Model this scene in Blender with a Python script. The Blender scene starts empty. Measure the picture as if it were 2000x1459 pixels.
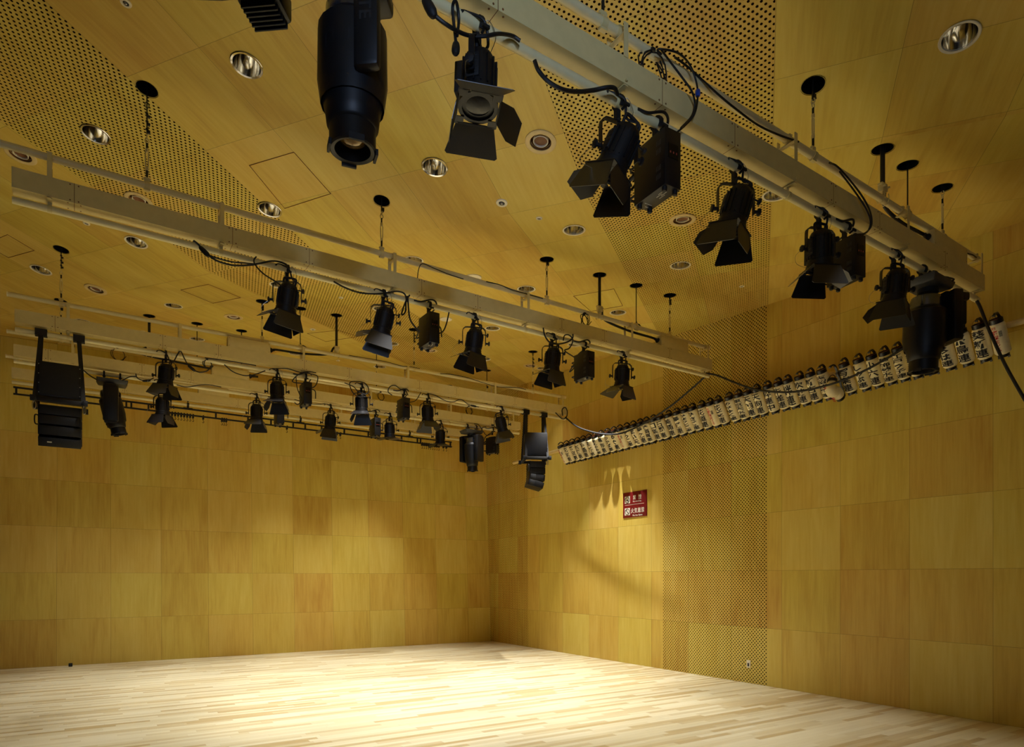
import bpy, bmesh, math, random
from mathutils import Vector as V, Matrix, geometry
random.seed(7)
S = bpy.context.scene
C = S.collection
PI = math.pi
# ---------------------------------------------------------------- camera
FPX, CX, CY, CAMZ = 1276.0, 1000.0, 1126.6, 1.65
YAW = math.radians(57.733)                       # angle between the view and the back wall direction
AX = V((math.sin(YAW), math.cos(YAW)))           # room X seen from the camera (right, depth)
AY = V((-math.cos(YAW), math.sin(YAW)))          # room Y
CAMR = V((AX[0], AY[0], 0)); CAMF = V((AX[1], AY[1], 0))
EYE = V((0, 0, CAMZ))
cam = bpy.data.cameras.new('camera'); cam_o = bpy.data.objects.new('camera', cam); C.objects.link(cam_o)
cam_o.location = EYE
cam_o.rotation_euler = (PI / 2, 0, -math.atan2(CAMF.x, CAMF.y))
cam.sensor_width = 36; cam.lens = 36 * FPX / 2000; cam.shift_y = (CY - 729.5) / 2000
cam.clip_start = 0.05
S.camera = cam_o

def ray(x, y):
    return CAMR * ((x - CX) / FPX) + CAMF + V((0, 0, (CY - y) / FPX))
def hit(x, y, p, n):
    r = ray(x, y); return EYE + r * ((V(p) - EYE).dot(V(n)) / r.dot(V(n)))

# room facts (metres)
XR = 8.527                                        # right wall
YB = 14.53; KB = 0.0178; LEAN = math.radians(3.0) # back wall foot at the corner, its slant, its lean
def z_near(x, y): return -.132 * x - .042 * y + 6.333
def z_far(x, y): return .032 * x + .07 * y + 5.044
def z_ceil(x, y): return max(z_near(x, y), z_far(x, y))
def ceil_n(x, y):
    a, b = (-.132, -.042) if z_near(x, y) > z_far(x, y) else (.032, .07)
    return V((-a, -b, 1)).normalized()
def ceil_at(x, y):
    n = hit(x, y, (0, 0, 6.333), (.132, .042, 1)); f = hit(x, y, (0, 0, 5.044), (-.032, -.07, 1))
    return n if z_near(n.x, n.y) > z_far(n.x, n.y) else f
# battens: y at x=7, yaw, z of lower pipe, x of left end, x of right end
BAT = {1: (3.187, .03, 4.575, -.60, 7.84), 2: (6.813, .021, 4.712, -.60, 7.86), 3: (10.47, .006, 4.808, -.91, 7.87),
       4: (12.29, .012, 4.865, -1.08, 7.95), 5: (14.14, .012, 4.99, -1.27, 7.9)}
def by(b, x): return BAT[b][0] + BAT[b][1] * (x - 7)
def bl(b, x, y, off=0.0):
    y0, k = BAT[b][:2]; return hit(x, y, (7, y0 + off, 0), (-k, 1, 0))
def bx(b, x, y): return bl(b, x, y).x

# ---------------------------------------------------------------- mesh helpers
class MB:
    def __init__(s): s.v = []; s.f = []; s.m = []; s.k = 0
    def add(s, vs, fs):
        n = len(s.v); s.v += [V(p) for p in vs]; s.f += [tuple(i + n for i in f) for f in fs]; s.m += [s.k] * len(fs); return s
    def box(s, c, sx, sy, sz, R=None, taper=1.0):
        c = V(c); e = R or (V((1, 0, 0)), V((0, 1, 0)), V((0, 0, 1)))
        vs = []
        for k in (-1, 1):
            t = taper if k < 0 else 1.0
            for a, b in ((-1, -1), (1, -1), (1, 1), (-1, 1)):
                vs.append(c + e[0] * (a * sx / 2 * t) + e[1] * (b * sy / 2 * t) + e[2] * (k * sz / 2))
        return s.add(vs, [(3, 2, 1, 0), (4, 5, 6, 7), (0, 1, 5, 4), (1, 2, 6, 5), (2, 3, 7, 6), (3, 0, 4, 7)])
    def lathe(s, o, axis, prof, seg=24, ref=None, capa=True, capb=True):
        o = V(o); a = V(axis).normalized(); e1, e2 = frame(a, ref)
        vs = []; fs = []; n = len(prof)
        for r, h in prof:
            for i in range(seg):
                t = 2 * PI * i / seg; vs.append(o + a * h + (e1 * math.cos(t) + e2 * math.sin(t)) * r)
        for j in range(n - 1):
            for i in range(seg):
                i2 = (i + 1) % seg; fs.append((j * seg + i, j * seg + i2, (j + 1) * seg + i2, (j + 1) * seg + i))
        if capa: fs.append(tuple(range(seg))[::-1])
        if capb: fs.append(tuple((n - 1) * seg + i for i in range(seg)))
        return s.add(vs, fs)
    def cyl(s, p0, p1, r, seg=12, r1=None):
        p0 = V(p0); d = V(p1) - p0; return s.lathe(p0, d, [(r, 0), (r if r1 is None else r1, d.length)], seg)
    def tube(s, pts, r, seg=8, closed=False):
        pts = [V(p) for p in pts]; n = len(pts); vs = []; fs = []; e = None
        for i, p in enumerate(pts):
            a = pts[(i + 1) % n] if (closed or i < n - 1) else p
            b = pts[(i - 1) % n] if (closed or i > 0) else p
            t = (a - b)
            t = t.normalized() if t.length > 1e-9 else V((0, 0, 1))
            if e is None: e, _ = frame(t)
            e = (e - t * e.dot(t)); e = e.normalized() if e.length > 1e-6 else frame(t)[0]
            g = t.cross(e)
            for k in range(seg):
                th = 2 * PI * k / seg; vs.append(p + (e * math.cos(th) + g * math.sin(th)) * r)
        m = n if closed else n - 1
        for i in range(m):
            for k in range(seg):
                a = i * seg + k; b = i * seg + (k + 1) % seg; j = ((i + 1) % n) * seg
                fs.append((a, b, j + (k + 1) % seg, j + k))
        if not closed: fs += [tuple(range(seg))[::-1], tuple((n - 1) * seg + k for k in range(seg))]
        return s.add(vs, fs)
    def plate(s, poly, th, nrm=None):
        poly = [V(p) for p in poly]; n = len(poly)
        nr = V(nrm) if nrm is not None else (poly[1] - poly[0]).cross(poly[2] - poly[0]).normalized()
        vs = [p + nr * (th / 2) for p in poly] + [p - nr * (th / 2) for p in poly]
        fs = [tuple(range(n)), tuple(range(2 * n - 1, n - 1, -1))] + [(i, i + n, (i + 1) % n + n, (i + 1) % n) for i in range(n)]
        return s.add(vs, fs)
    def ball(s, c, r, seg=12, rings=8, sq=(1, 1, 1)):
        vs = []; fs = []; c = V(c)
        for j in range(1, rings):
            ph = PI * j / rings
            for i in range(seg):
                t = 2 * PI * i / seg
                vs.append(c + V((math.sin(ph) * math.cos(t) * sq[0], math.sin(ph) * math.sin(t) * sq[1], math.cos(ph) * sq[2])) * r)
        a = len(vs); vs += [c + V((0, 0, r * sq[2])), c - V((0, 0, r * sq[2]))]
        for j in range(rings - 2):
            for i in range(seg):
                i2 = (i + 1) % seg; fs.append((j * seg + i, (j + 1) * seg + i, (j + 1) * seg + i2, j * seg + i2))
        for i in range(seg):
            i2 = (i + 1) % seg; fs.append((a, i, i2)); fs.append((a + 1, (rings - 2) * seg + i2, (rings - 2) * seg + i))
        return s.add(vs, fs)
    def build(s, name, mats, parent=None, bevel=0, ang=35, uv=None, fix=True, org=None):
        o = V(org) if org is not None else root_loc(parent)
        me = bpy.data.meshes.new(name); me.from_pydata([p - o for p in s.v], [], s.f)
        if not isinstance(mats, (list, tuple)): mats = [mats]
        for m in mats: me.materials.append(m)
        for p, k in zip(me.polygons, s.m): p.material_index = k
        if fix or bevel:
            bm = bmesh.new(); bm.from_mesh(me)
            if fix: bmesh.ops.recalc_face_normals(bm, faces=bm.faces)
            if bevel:
                es = [e for e in bm.edges if len(e.link_faces) == 2 and e.calc_face_angle(0) > .5]
                bmesh.ops.bevel(bm, geom=es, offset=bevel, segments=2, affect='EDGES', profile=.5, clamp_overlap=True)
            bm.to_mesh(me); bm.free()
        for p in me.polygons: p.use_smooth = True
        me.set_sharp_from_angle(angle=math.radians(ang))
        ob = bpy.data.objects.new(name, me); C.objects.link(ob)
        if parent: ob.parent = parent
        elif org is not None: ob.location = o
        return ob
def frame(a, ref=None):
    a = V(a).normalized()
    r = V(ref) if ref is not None else (V((0, 0, 1)) if abs(a.z) < .9 else V((0, 1, 0)))
    e1 = (r - a * r.dot(a)).normalized(); return e1, a.cross(e1)
def root_loc(p):
    o = V((0, 0, 0))
    while p: o += V(p.location); p = p.parent
    return o
def thing(name, label, cat, loc, group=None):
    o = bpy.data.objects.new(name, None); o.empty_display_size = .1; C.objects.link(o); o.location = V(loc)
    return tag(o, label, cat, group)
def tag(o, label, cat, group=None):
    o['label'] = label; o['category'] = cat
    if group: o['group'] = group
    return o
def struct(o): o['kind'] = 'structure'; return o
def smooth_pts(pts, n=6):                       # Catmull-Rom through the points
    P = [V(p) for p in pts]; P = [P[0] * 2 - P[1]] + P + [P[-1] * 2 - P[-2]]; out = []
    for i in range(1, len(P) - 2):
        for k in range(n):
            t = k / n; a, b, c, d = P[i - 1:i + 3]
            out.append(((b * 2) + (c - a) * t + (a * 2 - b * 5 + c * 4 - d) * t * t + (b * 3 - a - c * 3 + d) * t ** 3) / 2)
    return out + [P[-2]]

# ---------------------------------------------------------------- materials
def nt(name):
    m = bpy.data.materials.new(name); m.use_nodes = True
    t = m.node_tree; return m, t, t.nodes['Principled BSDF']
def lin(c):
    return tuple(((k / 255) / 12.92 if k <= 10 else ((k / 255 + .055) / 1.055) ** 2.4) for k in c) + (1,)
def mat(name, rgb, rough=.5, metal=0, spec=.5, noise=0, **kw):
    m, t, b = nt(name); col = lin(rgb)
    b.inputs['Base Color'].default_value = col; b.inputs['Roughness'].default_value = rough
    b.inputs['Metallic'].default_value = metal; b.inputs['Specular IOR Level'].default_value = spec
    if noise:
        tc = t.nodes.new('ShaderNodeTexCoord'); n = t.nodes.new('ShaderNodeTexNoise'); n.inputs['Scale'].default_value = kw.get('scale', 14)
        n.inputs['Detail'].default_value = 4
        r = t.nodes.new('ShaderNodeValToRGB'); a = 1 - noise
        r.color_ramp.elements[0].color = tuple(c * a for c in col[:3]) + (1,); r.color_ramp.elements[1].color = tuple(min(1, c * (1 + noise)) for c in col[:3]) + (1,)
        r.color_ramp.elements[0].position = .3; r.color_ramp.elements[1].position = .7
        t.links.new(tc.outputs['Object'], n.inputs['Vector']); t.links.new(n.outputs['Fac'], r.inputs['Fac']); t.links.new(r.outputs['Color'], b.inputs['Base Color'])
    return m
class NG:                                        # terse node maths
    def __init__(s, t): s.t = t
    def n(s, kind, **kw):
        x = s.t.nodes.new(kind)
        for k, v in kw.items(): setattr(x, k, v)
        return x
    def m(s, op, a, b=None, c=None):
        x = s.n('ShaderNodeMath', operation=op)
        for i, q in enumerate((a, b, c)):
            if q is None: continue
            if isinstance(q, (int, float)): x.inputs[i].default_value = q
            else: s.t.links.new(q, x.inputs[i])
        return x.outputs[0]
    def comb(s, a, b, c=0.0):
        x = s.n('ShaderNodeCombineXYZ')
        for i, q in enumerate((a, b, c)):
            if isinstance(q, (int, float)): x.inputs[i].default_value = q
            else: s.t.links.new(q, x.inputs[i])
        return x.outputs[0]
    def mix(s, f, a, b, mode='MIX'):
        x = s.n('ShaderNodeMix', data_type='RGBA', blend_type=mode)
        for i, q in ((0, f), (6, a), (7, b)):
            if isinstance(q, (int, float)): x.inputs[i].default_value = q
            elif isinstance(q, tuple): x.inputs[i].default_value = q
            else: s.t.links.new(q, x.inputs[i])
        return x.outputs[2]
def wood_panels(name, pw, ph, c0, c1, c2, grain='v', holes=False, rough=.42, var=.34, spec=.35, seam=.0022):
    """plywood panels; UV is in metres, origin on a panel corner"""
    m, t, b = nt(name); g = NG(t); L = t.links.new
    uv = g.n('ShaderNodeUVMap'); sp = g.n('ShaderNodeSeparateXYZ'); L(uv.outputs['UV'], sp.inputs[0]); p, q = sp.outputs[0], sp.outputs[1]
    pi, qi = g.m('FLOOR', g.m('DIVIDE', p, pw)), g.m('FLOOR', g.m('DIVIDE', q, ph))
    wn = g.n('ShaderNodeTexWhiteNoise', noise_dimensions='2D'); L(g.comb(pi, qi), wn.inputs['Vector']); rnd = wn.outputs['Value']
    ws = g.n('ShaderNodeSeparateColor'); L(wn.outputs['Color'], ws.inputs[0])
    off = g.m('MULTIPLY', rnd, 37.0)
    a, c = (p, q) if grain == 'v' else (q, p)       # across, along
    n1 = g.n('ShaderNodeTexNoise'); n1.inputs['Scale'].default_value = 1; n1.inputs['Detail'].default_value = 6; n1.inputs['Roughness'].default_value = .62
    L(g.comb(g.m('ADD', g.m('MULTIPLY', a, 26.0), off), g.m('MULTIPLY', c, 1.5), off), n1.inputs['Vector'])
    n2 = g.n('ShaderNodeTexNoise'); n2.inputs['Scale'].default_value = 1; n2.inputs['Detail'].default_value = 3; n2.inputs['Distortion'].default_value = .7
    L(g.comb(g.m('ADD', g.m('MULTIPLY', a, 4.2), off), g.m('MULTIPLY', c, .8), off), n2.inputs['Vector'])
    n3 = g.n('ShaderNodeTexNoise'); n3.inputs['Scale'].default_value = 1; n3.inputs['Detail'].default_value = 2
    L(g.comb(g.m('MULTIPLY', p, .35), g.m('MULTIPLY', q, .35), 3.3), n3.inputs['Vector'])
    f = g.m('ADD', g.m('MULTIPLY', g.m('SUBTRACT', rnd, .5), var), .5)
    f = g.m('ADD', f, g.m('MULTIPLY', g.m('SUBTRACT', n2.outputs['Fac'], .5), .7))
    f = g.m('ADD', f, g.m('MULTIPLY', g.m('SUBTRACT', n1.outputs['Fac'], .5), .7))
    r = g.n('ShaderNodeValToRGB'); L(f, r.inputs['Fac']); e = r.color_ramp.elements
    e[0].position, e[0].color, e[1].position, e[1].color = .1, lin(c0), .9, lin(c2)
    x = e.new(.5); x.color = lin(c1)
    hs = g.n('ShaderNodeHueSaturation'); L(r.outputs['Color'], hs.inputs['Color'])
    L(g.m('ADD', .487, g.m('MULTIPLY', ws.outputs[1], .019)), hs.inputs['Hue'])
    L(g.m('ADD', .86, g.m('MULTIPLY', n3.outputs['Fac'], .28)), hs.inputs['Value'])
    col = hs.outputs['Color']
    def edge(v, w, i): return g.m('SUBTRACT', .5 * w, g.m('ABSOLUTE', g.m('SUBTRACT', g.m('SUBTRACT', v, g.m('MULTIPLY', i, w)), .5 * w)))
    sm = g.m('LESS_THAN', g.m('MINIMUM', edge(p, pw, pi), edge(q, ph, qi)), seam)
    col = g.mix(g.m('MULTIPLY', sm, .5), col, lin((70, 45, 14)))
    bump = g.m('MULTIPLY', n1.outputs['Fac'], .15)
    if holes:
        def d2(o):
            u = g.m('SUBTRACT', g.m('FRACT', g.m('ADD', g.m('DIVIDE', p, .0575), o)), .5); w = g.m('SUBTRACT', g.m('FRACT', g.m('ADD', g.m('DIVIDE', q, .0575), o)), .5)
            return g.m('ADD', g.m('MULTIPLY', u, u), g.m('MULTIPLY', w, w))
        d = g.m('SQRT', g.m('MINIMUM', d2(0.0), d2(.5)))
        h = g.m('LESS_THAN', d, .18)
        col = g.mix(h, col, lin((26, 15, 6)))
        bump = g.m('SUBTRACT', bump, g.m('MULTIPLY', h, 3.0))
        L(g.m('ADD', rough, g.m('MULTIPLY', h, .5)), b.inputs['Roughness'])
        L(g.m('SUBTRACT', spec, g.m('MULTIPLY', h, spec)), b.inputs['Specular IOR Level'])
    else:
        b.inputs['Roughness'].default_value = rough; b.inputs['Specular IOR Level'].default_value = spec
    L(col, b.inputs['Base Color'])
    bp = g.n('ShaderNodeBump'); bp.inputs['Strength'].default_value = .12; bp.inputs['Distance'].default_value = .004
    L(bump, bp.inputs['Height']); L(bp.outputs[0], b.inputs['Normal'])
    return m
def floor_mat():
    m, t, b = nt('maple_strip_floor'); g = NG(t); L = t.links.new
    uv = g.n('ShaderNodeUVMap'); sp = g.n('ShaderNodeSeparateXYZ'); L(uv.outputs['UV'], sp.inputs[0]); p, q = sp.outputs[0], sp.outputs[1]
    W = .076; qi = g.m('FLOOR', g.m('DIVIDE', q, W))
    w1 = g.n('ShaderNodeTexWhiteNoise', noise_dimensions='1D'); L(qi, w1.inputs['W'])
    ln = g.m('ADD', .75, g.m('MULTIPLY', w1.outputs['Value'], .5))
    ps = g.m('DIVIDE', g.m('ADD', p, g.m('MULTIPLY', w1.outputs['Value'], 9.7)), ln); pi = g.m('FLOOR', ps)
    w2 = g.n('ShaderNodeTexWhiteNoise', noise_dimensions='2D'); L(g.comb(pi, qi), w2.inputs['Vector']); rnd = w2.outputs['Value']
    n1 = g.n('ShaderNodeTexNoise'); n1.inputs['Scale'].default_value = 1; n1.inputs['Detail'].default_value = 4
    L(g.comb(g.m('MULTIPLY', p, 2.2), g.m('ADD', g.m('MULTIPLY', q, 34.0), g.m('MULTIPLY', rnd, 50.0)), rnd), n1.inputs['Vector'])
    f = g.m('ADD', g.m('MULTIPLY', g.m('POWER', rnd, 1.4), .8), g.m('MULTIPLY', n1.outputs['Fac'], .35))
    r = g.n('ShaderNodeValToRGB'); L(f, r.inputs['Fac']); e = r.color_ramp.elements
    e[0].position, e[0].color, e[1].position, e[1].color = .05, lin((232, 224, 190)), 1.0, lin((192, 168, 118))
    x = e.new(.5); x.color = lin((220, 208, 168))
    fr = g.m('SUBTRACT', g.m('DIVIDE', q, W), qi); fp = g.m('SUBTRACT', ps, pi)
    ed = g.m('LESS_THAN', g.m('MINIMUM', fr, g.m('MULTIPLY', fp, 12.0)), .022)
    L(g.mix(g.m('MULTIPLY', ed, .35), r.outputs['Color'], lin((110, 76, 36))), b.inputs['Base Color'])
    b.inputs['Roughness'].default_value = .36; b.inputs['Specular IOR Level'].default_value = .45
    return m
WC = ((188, 152, 62), (210, 184, 84), (222, 202, 108))
M = dict(
    wall=wood_panels('birch_plywood_wall', .9, .872, *WC),
    wallp=wood_panels('perforated_plywood_wall', .9, .872, *WC, holes=True),
    back=wood_panels('birch_plywood_back_wall', .857, .864, *WC),
    ceil=wood_panels('birch_plywood_ceiling', .87, .882, *WC, grain='h', var=.2),
    ceilp=wood_panels('perforated_plywood_ceiling', .87, .882, *WC, grain='h', var=.2, holes=True),
    floor=floor_mat(),
    beige=mat('cream_enamel', (220, 207, 156), .42, noise=.03), beige2=mat('cream_duct_paint', (212, 196, 136), .5, noise=.04),
    black=mat('black_enamel', (12, 12, 15), .46, spec=.4, noise=.2), matt=mat('matt_black', (9, 9, 11), .65, noise=.25),
    barn=mat('black_barn_door_sheet', (15, 15, 18), .36, spec=.6, noise=.15), rubber=mat('black_cable_rubber', (12, 12, 13), .55, noise=.2),
    chrome=mat('chrome', (225, 225, 228), .12, 1), reflector=mat('polished_reflector', (235, 236, 238), .1, 1), steel=mat('bright_steel', (170, 168, 160), .3, 1),
    gun=mat('polished_gunmetal', (96, 100, 116), .22, .9), lens=mat('dark_glass_lens', (8, 9, 11), .12, 0, .25), amber=mat('amber_glass_lens', (120, 96, 50), .1, .4, .8),
    grey=mat('grey_plastic', (58, 58, 56), .5, noise=.1), label=mat('printed_label', (92, 90, 80), .5, noise=.2), print=mat('white_print', (190, 188, 180), .6, noise=.05),
    hole=mat('dark_hole', (16, 17, 14), .35, noise=.3), vent=mat('vent_brown', (118, 74, 34), .55, noise=.15), cream=mat('cream_plastic', (232, 224, 200), .45, noise=.03),
    paper=mat('lantern_paper', (238, 226, 184), .75, spec=.15, noise=.05, scale=30), ink=mat('black_ink', (14, 12, 12), .7, noise=.2), red=mat('red_ink', (178, 26, 22), .7, noise=.1),
    cap=mat('black_lacquer', (16, 13, 12), .3, noise=.2), capin=mat('red_lacquer', (92, 26, 10), .4, noise=.1), pole=mat('pale_bamboo_pole', (214, 190, 132), .5, noise=.08),
    sign=mat('maroon_sign', (118, 14, 16), .45, noise=.05), white=mat('sign_white', (240, 232, 214), .5, noise=.02), blue=mat('blue_tape', (26, 70, 170), .5, noise=.1),
    red_led=mat('orange_indicator', (150, 60, 40), .5, noise=.1), dark=mat('dark_unseen_walls', (46, 36, 24), .9, noise=.2, spec=.1), cool=mat('pale_blue_sticker', (120, 165, 205), .5, noise=.05),  # dark: tone given to the unseen walls to dim the near ceiling
)
# ================================================================ the room
X0, Y0 = -5.0, -2.4                                # left wall, front wall (behind the camera)
def uvset(ob, fn):
    me = ob.data; ul = me.uv_layers.new(name='UVMap'); off = V(ob.location)
    for p in me.polygons:
        for li in p.loop_indices: ul.data[li].uv = fn(me.vertices[me.loops[li].vertex_index].co + off, p)
f = MB(); f.add([(X0, Y0, 0), (XR, Y0, 0), (XR, YB + .3, 0), (X0, YB + .3, 0)], [(0, 1, 2, 3)])
fl = struct(f.build('floor', M['floor'], fix=False)); uvset(fl, lambda c, p: (c.x, c.y))
# right wall with its two perforated strips
w = MB(); zt = 7.2
for k, (a, b) in enumerate([(Y0, 6.283), (6.283, 8.438), (8.438, 12.80), (12.80, 15.2)]):
    w.k = k % 2; w.add([(XR, a, 0), (XR, b, 0), (XR, b, zt), (XR, a, zt)], [(0, 1, 2, 3)])
wr = struct(w.build('wall_right', [M['wall'], M['wallp']], fix=False)); uvset(wr, lambda c, p: (c.y - 6.036 + (0 if p.material_index == 0 else -.010), c.z))
# back wall: slanted in plan and leaning back
bu = V((-KB * math.sin(LEAN), math.sin(LEAN), math.cos(LEAN)))
def bw(x, s): return V((x, YB + (XR - x) * KB, 0)) + bu * s
w = MB(); w.add([bw(X0, 0), bw(XR + .02, 0), bw(XR + .02, zt), bw(X0, zt)], [(3, 2, 1, 0)])
wb = struct(w.build('wall_back', M['back'], fix=False)); uvset(wb, lambda c, p: (c.x - (8.457 - .56), c.z / math.cos(LEAN)))
for nm, a, b in (('wall_left', (X0, Y0), (X0, 15.2)), ('wall_front', (X0, Y0), (XR, Y0))):
    w = MB(); w.add([(*a, 0), (*b, 0), (*b, zt), (*a, zt)], [(0, 1, 2, 3)])
    ob = struct(w.build(nm, M['dark'], fix=False)); uvset(ob, lambda c, p: (c.y + c.x, c.z))
# thin dark shadow gaps where the perforated strips and the corner meet
DOWN = [  # pixel, radius, label, lamp strength
    (482, 127, 'round chrome downlight in the plain ceiling, second up from the square access hatch', 0.6),
    (187, 262, 'round chrome downlight in the left perforated strip, beside a hanging wire', 0.35),
    (527, 409, 'round chrome downlight at the strip edge above the second batten pipe', 1.4),
    (849, 326, 'round chrome downlight in mid ceiling, right of the big moving light', 0.7),
    (266, 473, 'round chrome downlight just below the lower pipe of the second batten at left', 1.0),
    (1874, 72, 'large round chrome downlight at the top right corner of the ceiling', 0.35),
    (1515, 380, 'round chrome downlight half hidden behind the lower pipe of the nearest batten', 0.8),
    (1121, 449, 'round chrome downlight left of the edge of the right perforated strip', 1.6),
    (1329, 518, 'round chrome downlight inside the right perforated ceiling strip below the barn doors', 1.1),
    (80, 527, 'round dull downlight at far left, beside the hanging chain of the third batten', 0.7),
    (339, 597, 'oval-looking bright downlight above the third batten pipe, right of an air outlet', 1.1),
    (1028, 564, 'round downlight just above the second batten pipe, left of a hanging chain', 1.8),
    (1207, 610, 'round downlight behind the second batten, near the thick power cable', 1.8),
    (807, 508, 'downlight half covered by the upper pipe of the second batten', 3.6),
    (744, 603, 'downlight seen behind the handle of a spotlight on the second batten', 1.9),
    (962, 641, 'bright downlight under the second batten, right of its middle spotlight', 1.3),
    (577, 690, 'dim downlight behind the tall box of the third batten', 1.4),
    (385, 662, 'dim downlight crossed by a thin wire above the third batten', 1.0),
    (742, 716, 'dim downlight under the third batten upper pipe, at a hanging chain', 1.8),
    (765, 671, 'dim downlight right of the second spotlight of the second batten', 1.8),
    (946, 701, 'bright downlight at the door edge of the third spotlight on the second batten', 1.2),
    (1122, 673, 'downlight near the right wall, above the fourth spotlight of the second batten', 3.9), (545, 556, 'downlight hidden behind the leftmost spotlight of the second batten', 1.5),
    (1060, 719, 'downlight behind the barn doors near the right wall', 0.2), (565, 635, 'downlight behind the doors of the leftmost spotlight, second batten', 1.4),
    (160, 627, 'downlight with only its top rim visible above the duct of the third batten', 0.7)]
VENT = [(1056, 277, 'round air outlet beside the right perforated strip, nearest of all'), (40, 302, 'round brown air outlet at the far left behind the second batten pipe'),
    (1333, 429, 'round air outlet inside the right perforated ceiling strip'), (271, 391, 'round brown air outlet half hidden by the duct of the second batten'),
    (187, 565, 'round brown air outlet at left, above the third batten pipe'), (456, 619, 'round brown air outlet left of the leftmost spotlight of the second batten'),
    (840, 684, 'small round air outlet in the left perforated strip, above the third batten'), (1036, 714, 'small round air outlet near the right wall, beside a hanging chain')]
SPK = [(980, 396, .062, 'small round recessed ceiling fitting with white ring and chrome eye'), (1053, 426, .036, 'tiny white ceiling nozzle right of the chrome-eyed fitting'),
    (246, 5, .042, 'small white ceiling nozzle at the top edge, left of the moving lights'), (169, 436, .04, 'small white ceiling nozzle under the lower pipe of the second batten'),
    (1449, 559, .036, 'tiny white ceiling nozzle in the right perforated strip'), (666, 581, .034, 'tiny white ceiling nozzle in the left perforated strip under the second batten'),
    (611, 643, .05, 'small white ceiling nozzle beside the access hatch near the thick cable'), (660, 704, .04, 'tiny white ceiling nozzle under the third batten pipe'),
    (279, 647, .04, 'tiny white ceiling nozzle left of the short black cable drop')]
DISC = [(925, 541, .11, 'flat white round ceiling plate above the second batten'), (871, 623, .1, 'flat white round ceiling plate under the lower pipe of the second batten')]
# holes through which the battens hang: (batten, pixel, what)
HANG = [(1, 1172, 3, 'wire'), (1, 1590, 165, 'wire'), (1, 1727, 290, 'power'), (1, 1775, 322, 'line'), (1, 1841, 367, 'wire'),
    (2, 287, 175, 'chain'), (2, 745, 393, 'wire'), (2, 1068, 507, 'wire'), (2, 1169, 538, 'power'), (2, 1240, 559, 'line'), (2, 1308, 577, 'chain'),
    (3, 119, 483, 'chain'), (3, 511, 590, 'chain'), (3, 587, 602, 'line'), (3, 657, 616, 'power'), (3, 807, 645, 'chain'), (3, 1041, 687, 'chain'),
    (4, 119, 587, 'wire'), (4, 291, 619, 'power'), (4, 384, 634, 'line'), (4, 471, 647, 'wire'), (4, 735, 689, 'wire'), (4, 950, 724, 'wire'),
    (5, 145, 652, 'wire'), (5, 877, 753, 'wire')]
circ = []
for x, y, *_ in DOWN: circ.append((ceil_at(x, y), .112))
for x, y, _ in VENT: circ.append((ceil_at(x, y), .098))
def hole_xy(b, x, y):
    X = ceil_at(x, y).x if y > 4 else 2.58
    return V((X, by(b, X), z_ceil(X, by(b, X))))
for b, x, y, _ in HANG: circ.append((hole_xy(b, x, y), .088))
def uvp(x, y): return .8 * x + .6 * y, -.6 * x + .8 * y
VL = [-.094, 1.665, 5.19, 6.93]
def build_ceiling():
    vs, es = [], []
    def pv(x, y): vs.append((x, y)); return len(vs) - 1
    x1, y1 = XR + .0, 15.25
    r = [pv(X0, Y0), pv(x1, Y0), pv(x1, y1), pv(X0, y1)]; es += [(r[i], r[(i + 1) % 4]) for i in range(4)]
    def seg(p, d):
        ts = []
        for ax, lo, hi in ((0, X0, x1), (1, Y0, y1)):
            if abs(d[ax]) > 1e-9: ts += [(lo - p[ax]) / d[ax], (hi - p[ax]) / d[ax]]
        ok = sorted(t for t in ts if X0 - 1e-6 <= p[0] + d[0] * t <= x1 + 1e-6 and Y0 - 1e-6 <= p[1] + d[1] * t <= y1 + 1e-6)
        es.append((pv(p[0] + d[0] * ok[0], p[1] + d[1] * ok[0]), pv(p[0] + d[0] * ok[-1], p[1] + d[1] * ok[-1])))
    seg((1.289 / .164, 0), (-.112, .164))           # the fold: where both facets have one height
    for v in VL: seg((-.6 * v, .8 * v), (.8, .6))
    for c, rad in circ:
        k = [pv(c.x + rad * math.cos(2 * PI * i / 28), c.y + rad * math.sin(2 * PI * i / 28)) for i in range(28)]
        es.extend((k[i], k[(i + 1) % 28]) for i in range(28))
    V2, E2, F2, *_ = geometry.delaunay_2d_cdt([V(p) for p in vs], es, [], 0, 1e-5)
    mb = MB(); mb.v = [V((p.x, p.y, z_ceil(p.x, p.y))) for p in V2]
    for fc in F2:
        c = sum((V2[i] for i in fc), V((0, 0))) / 3
        if any((c.x - o.x) ** 2 + (c.y - o.y) ** 2 < (rad * .999) ** 2 for o, rad in circ): continue
        v = uvp(c.x, c.y)[1]; mb.f.append(tuple(fc)[::-1]); mb.m.append(1 if VL[0] < v < VL[1] or VL[2] < v < VL[3] else 0)
    ob = struct(mb.build('ceiling', [M['ceil'], M['ceilp']], fix=False))
    def fuv(c, p):
        u, v = uvp(c.x, c.y); m = p.center; far = z_far(m.x, m.y) > z_near(m.x, m.y)
        return (u - .055 * v - (6.44 if far else 5.60), v - 1.665)
    uvset(ob, fuv); return ob
ceiling = build_ceiling()
for i, (b, x, y, kind) in enumerate(HANG):          # the dark cups of the cable holes
    c = hole_xy(b, x, y); mb = MB()
    mb.lathe(c, ceil_n(c.x, c.y), [(.094, -.004), (.094, .002), (.086, .002), (.086, .30), (.0, .30)], 28, capa=False, capb=False)
    mb.build('cable_hole', M['hole'], ceiling, fix=False)
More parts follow.
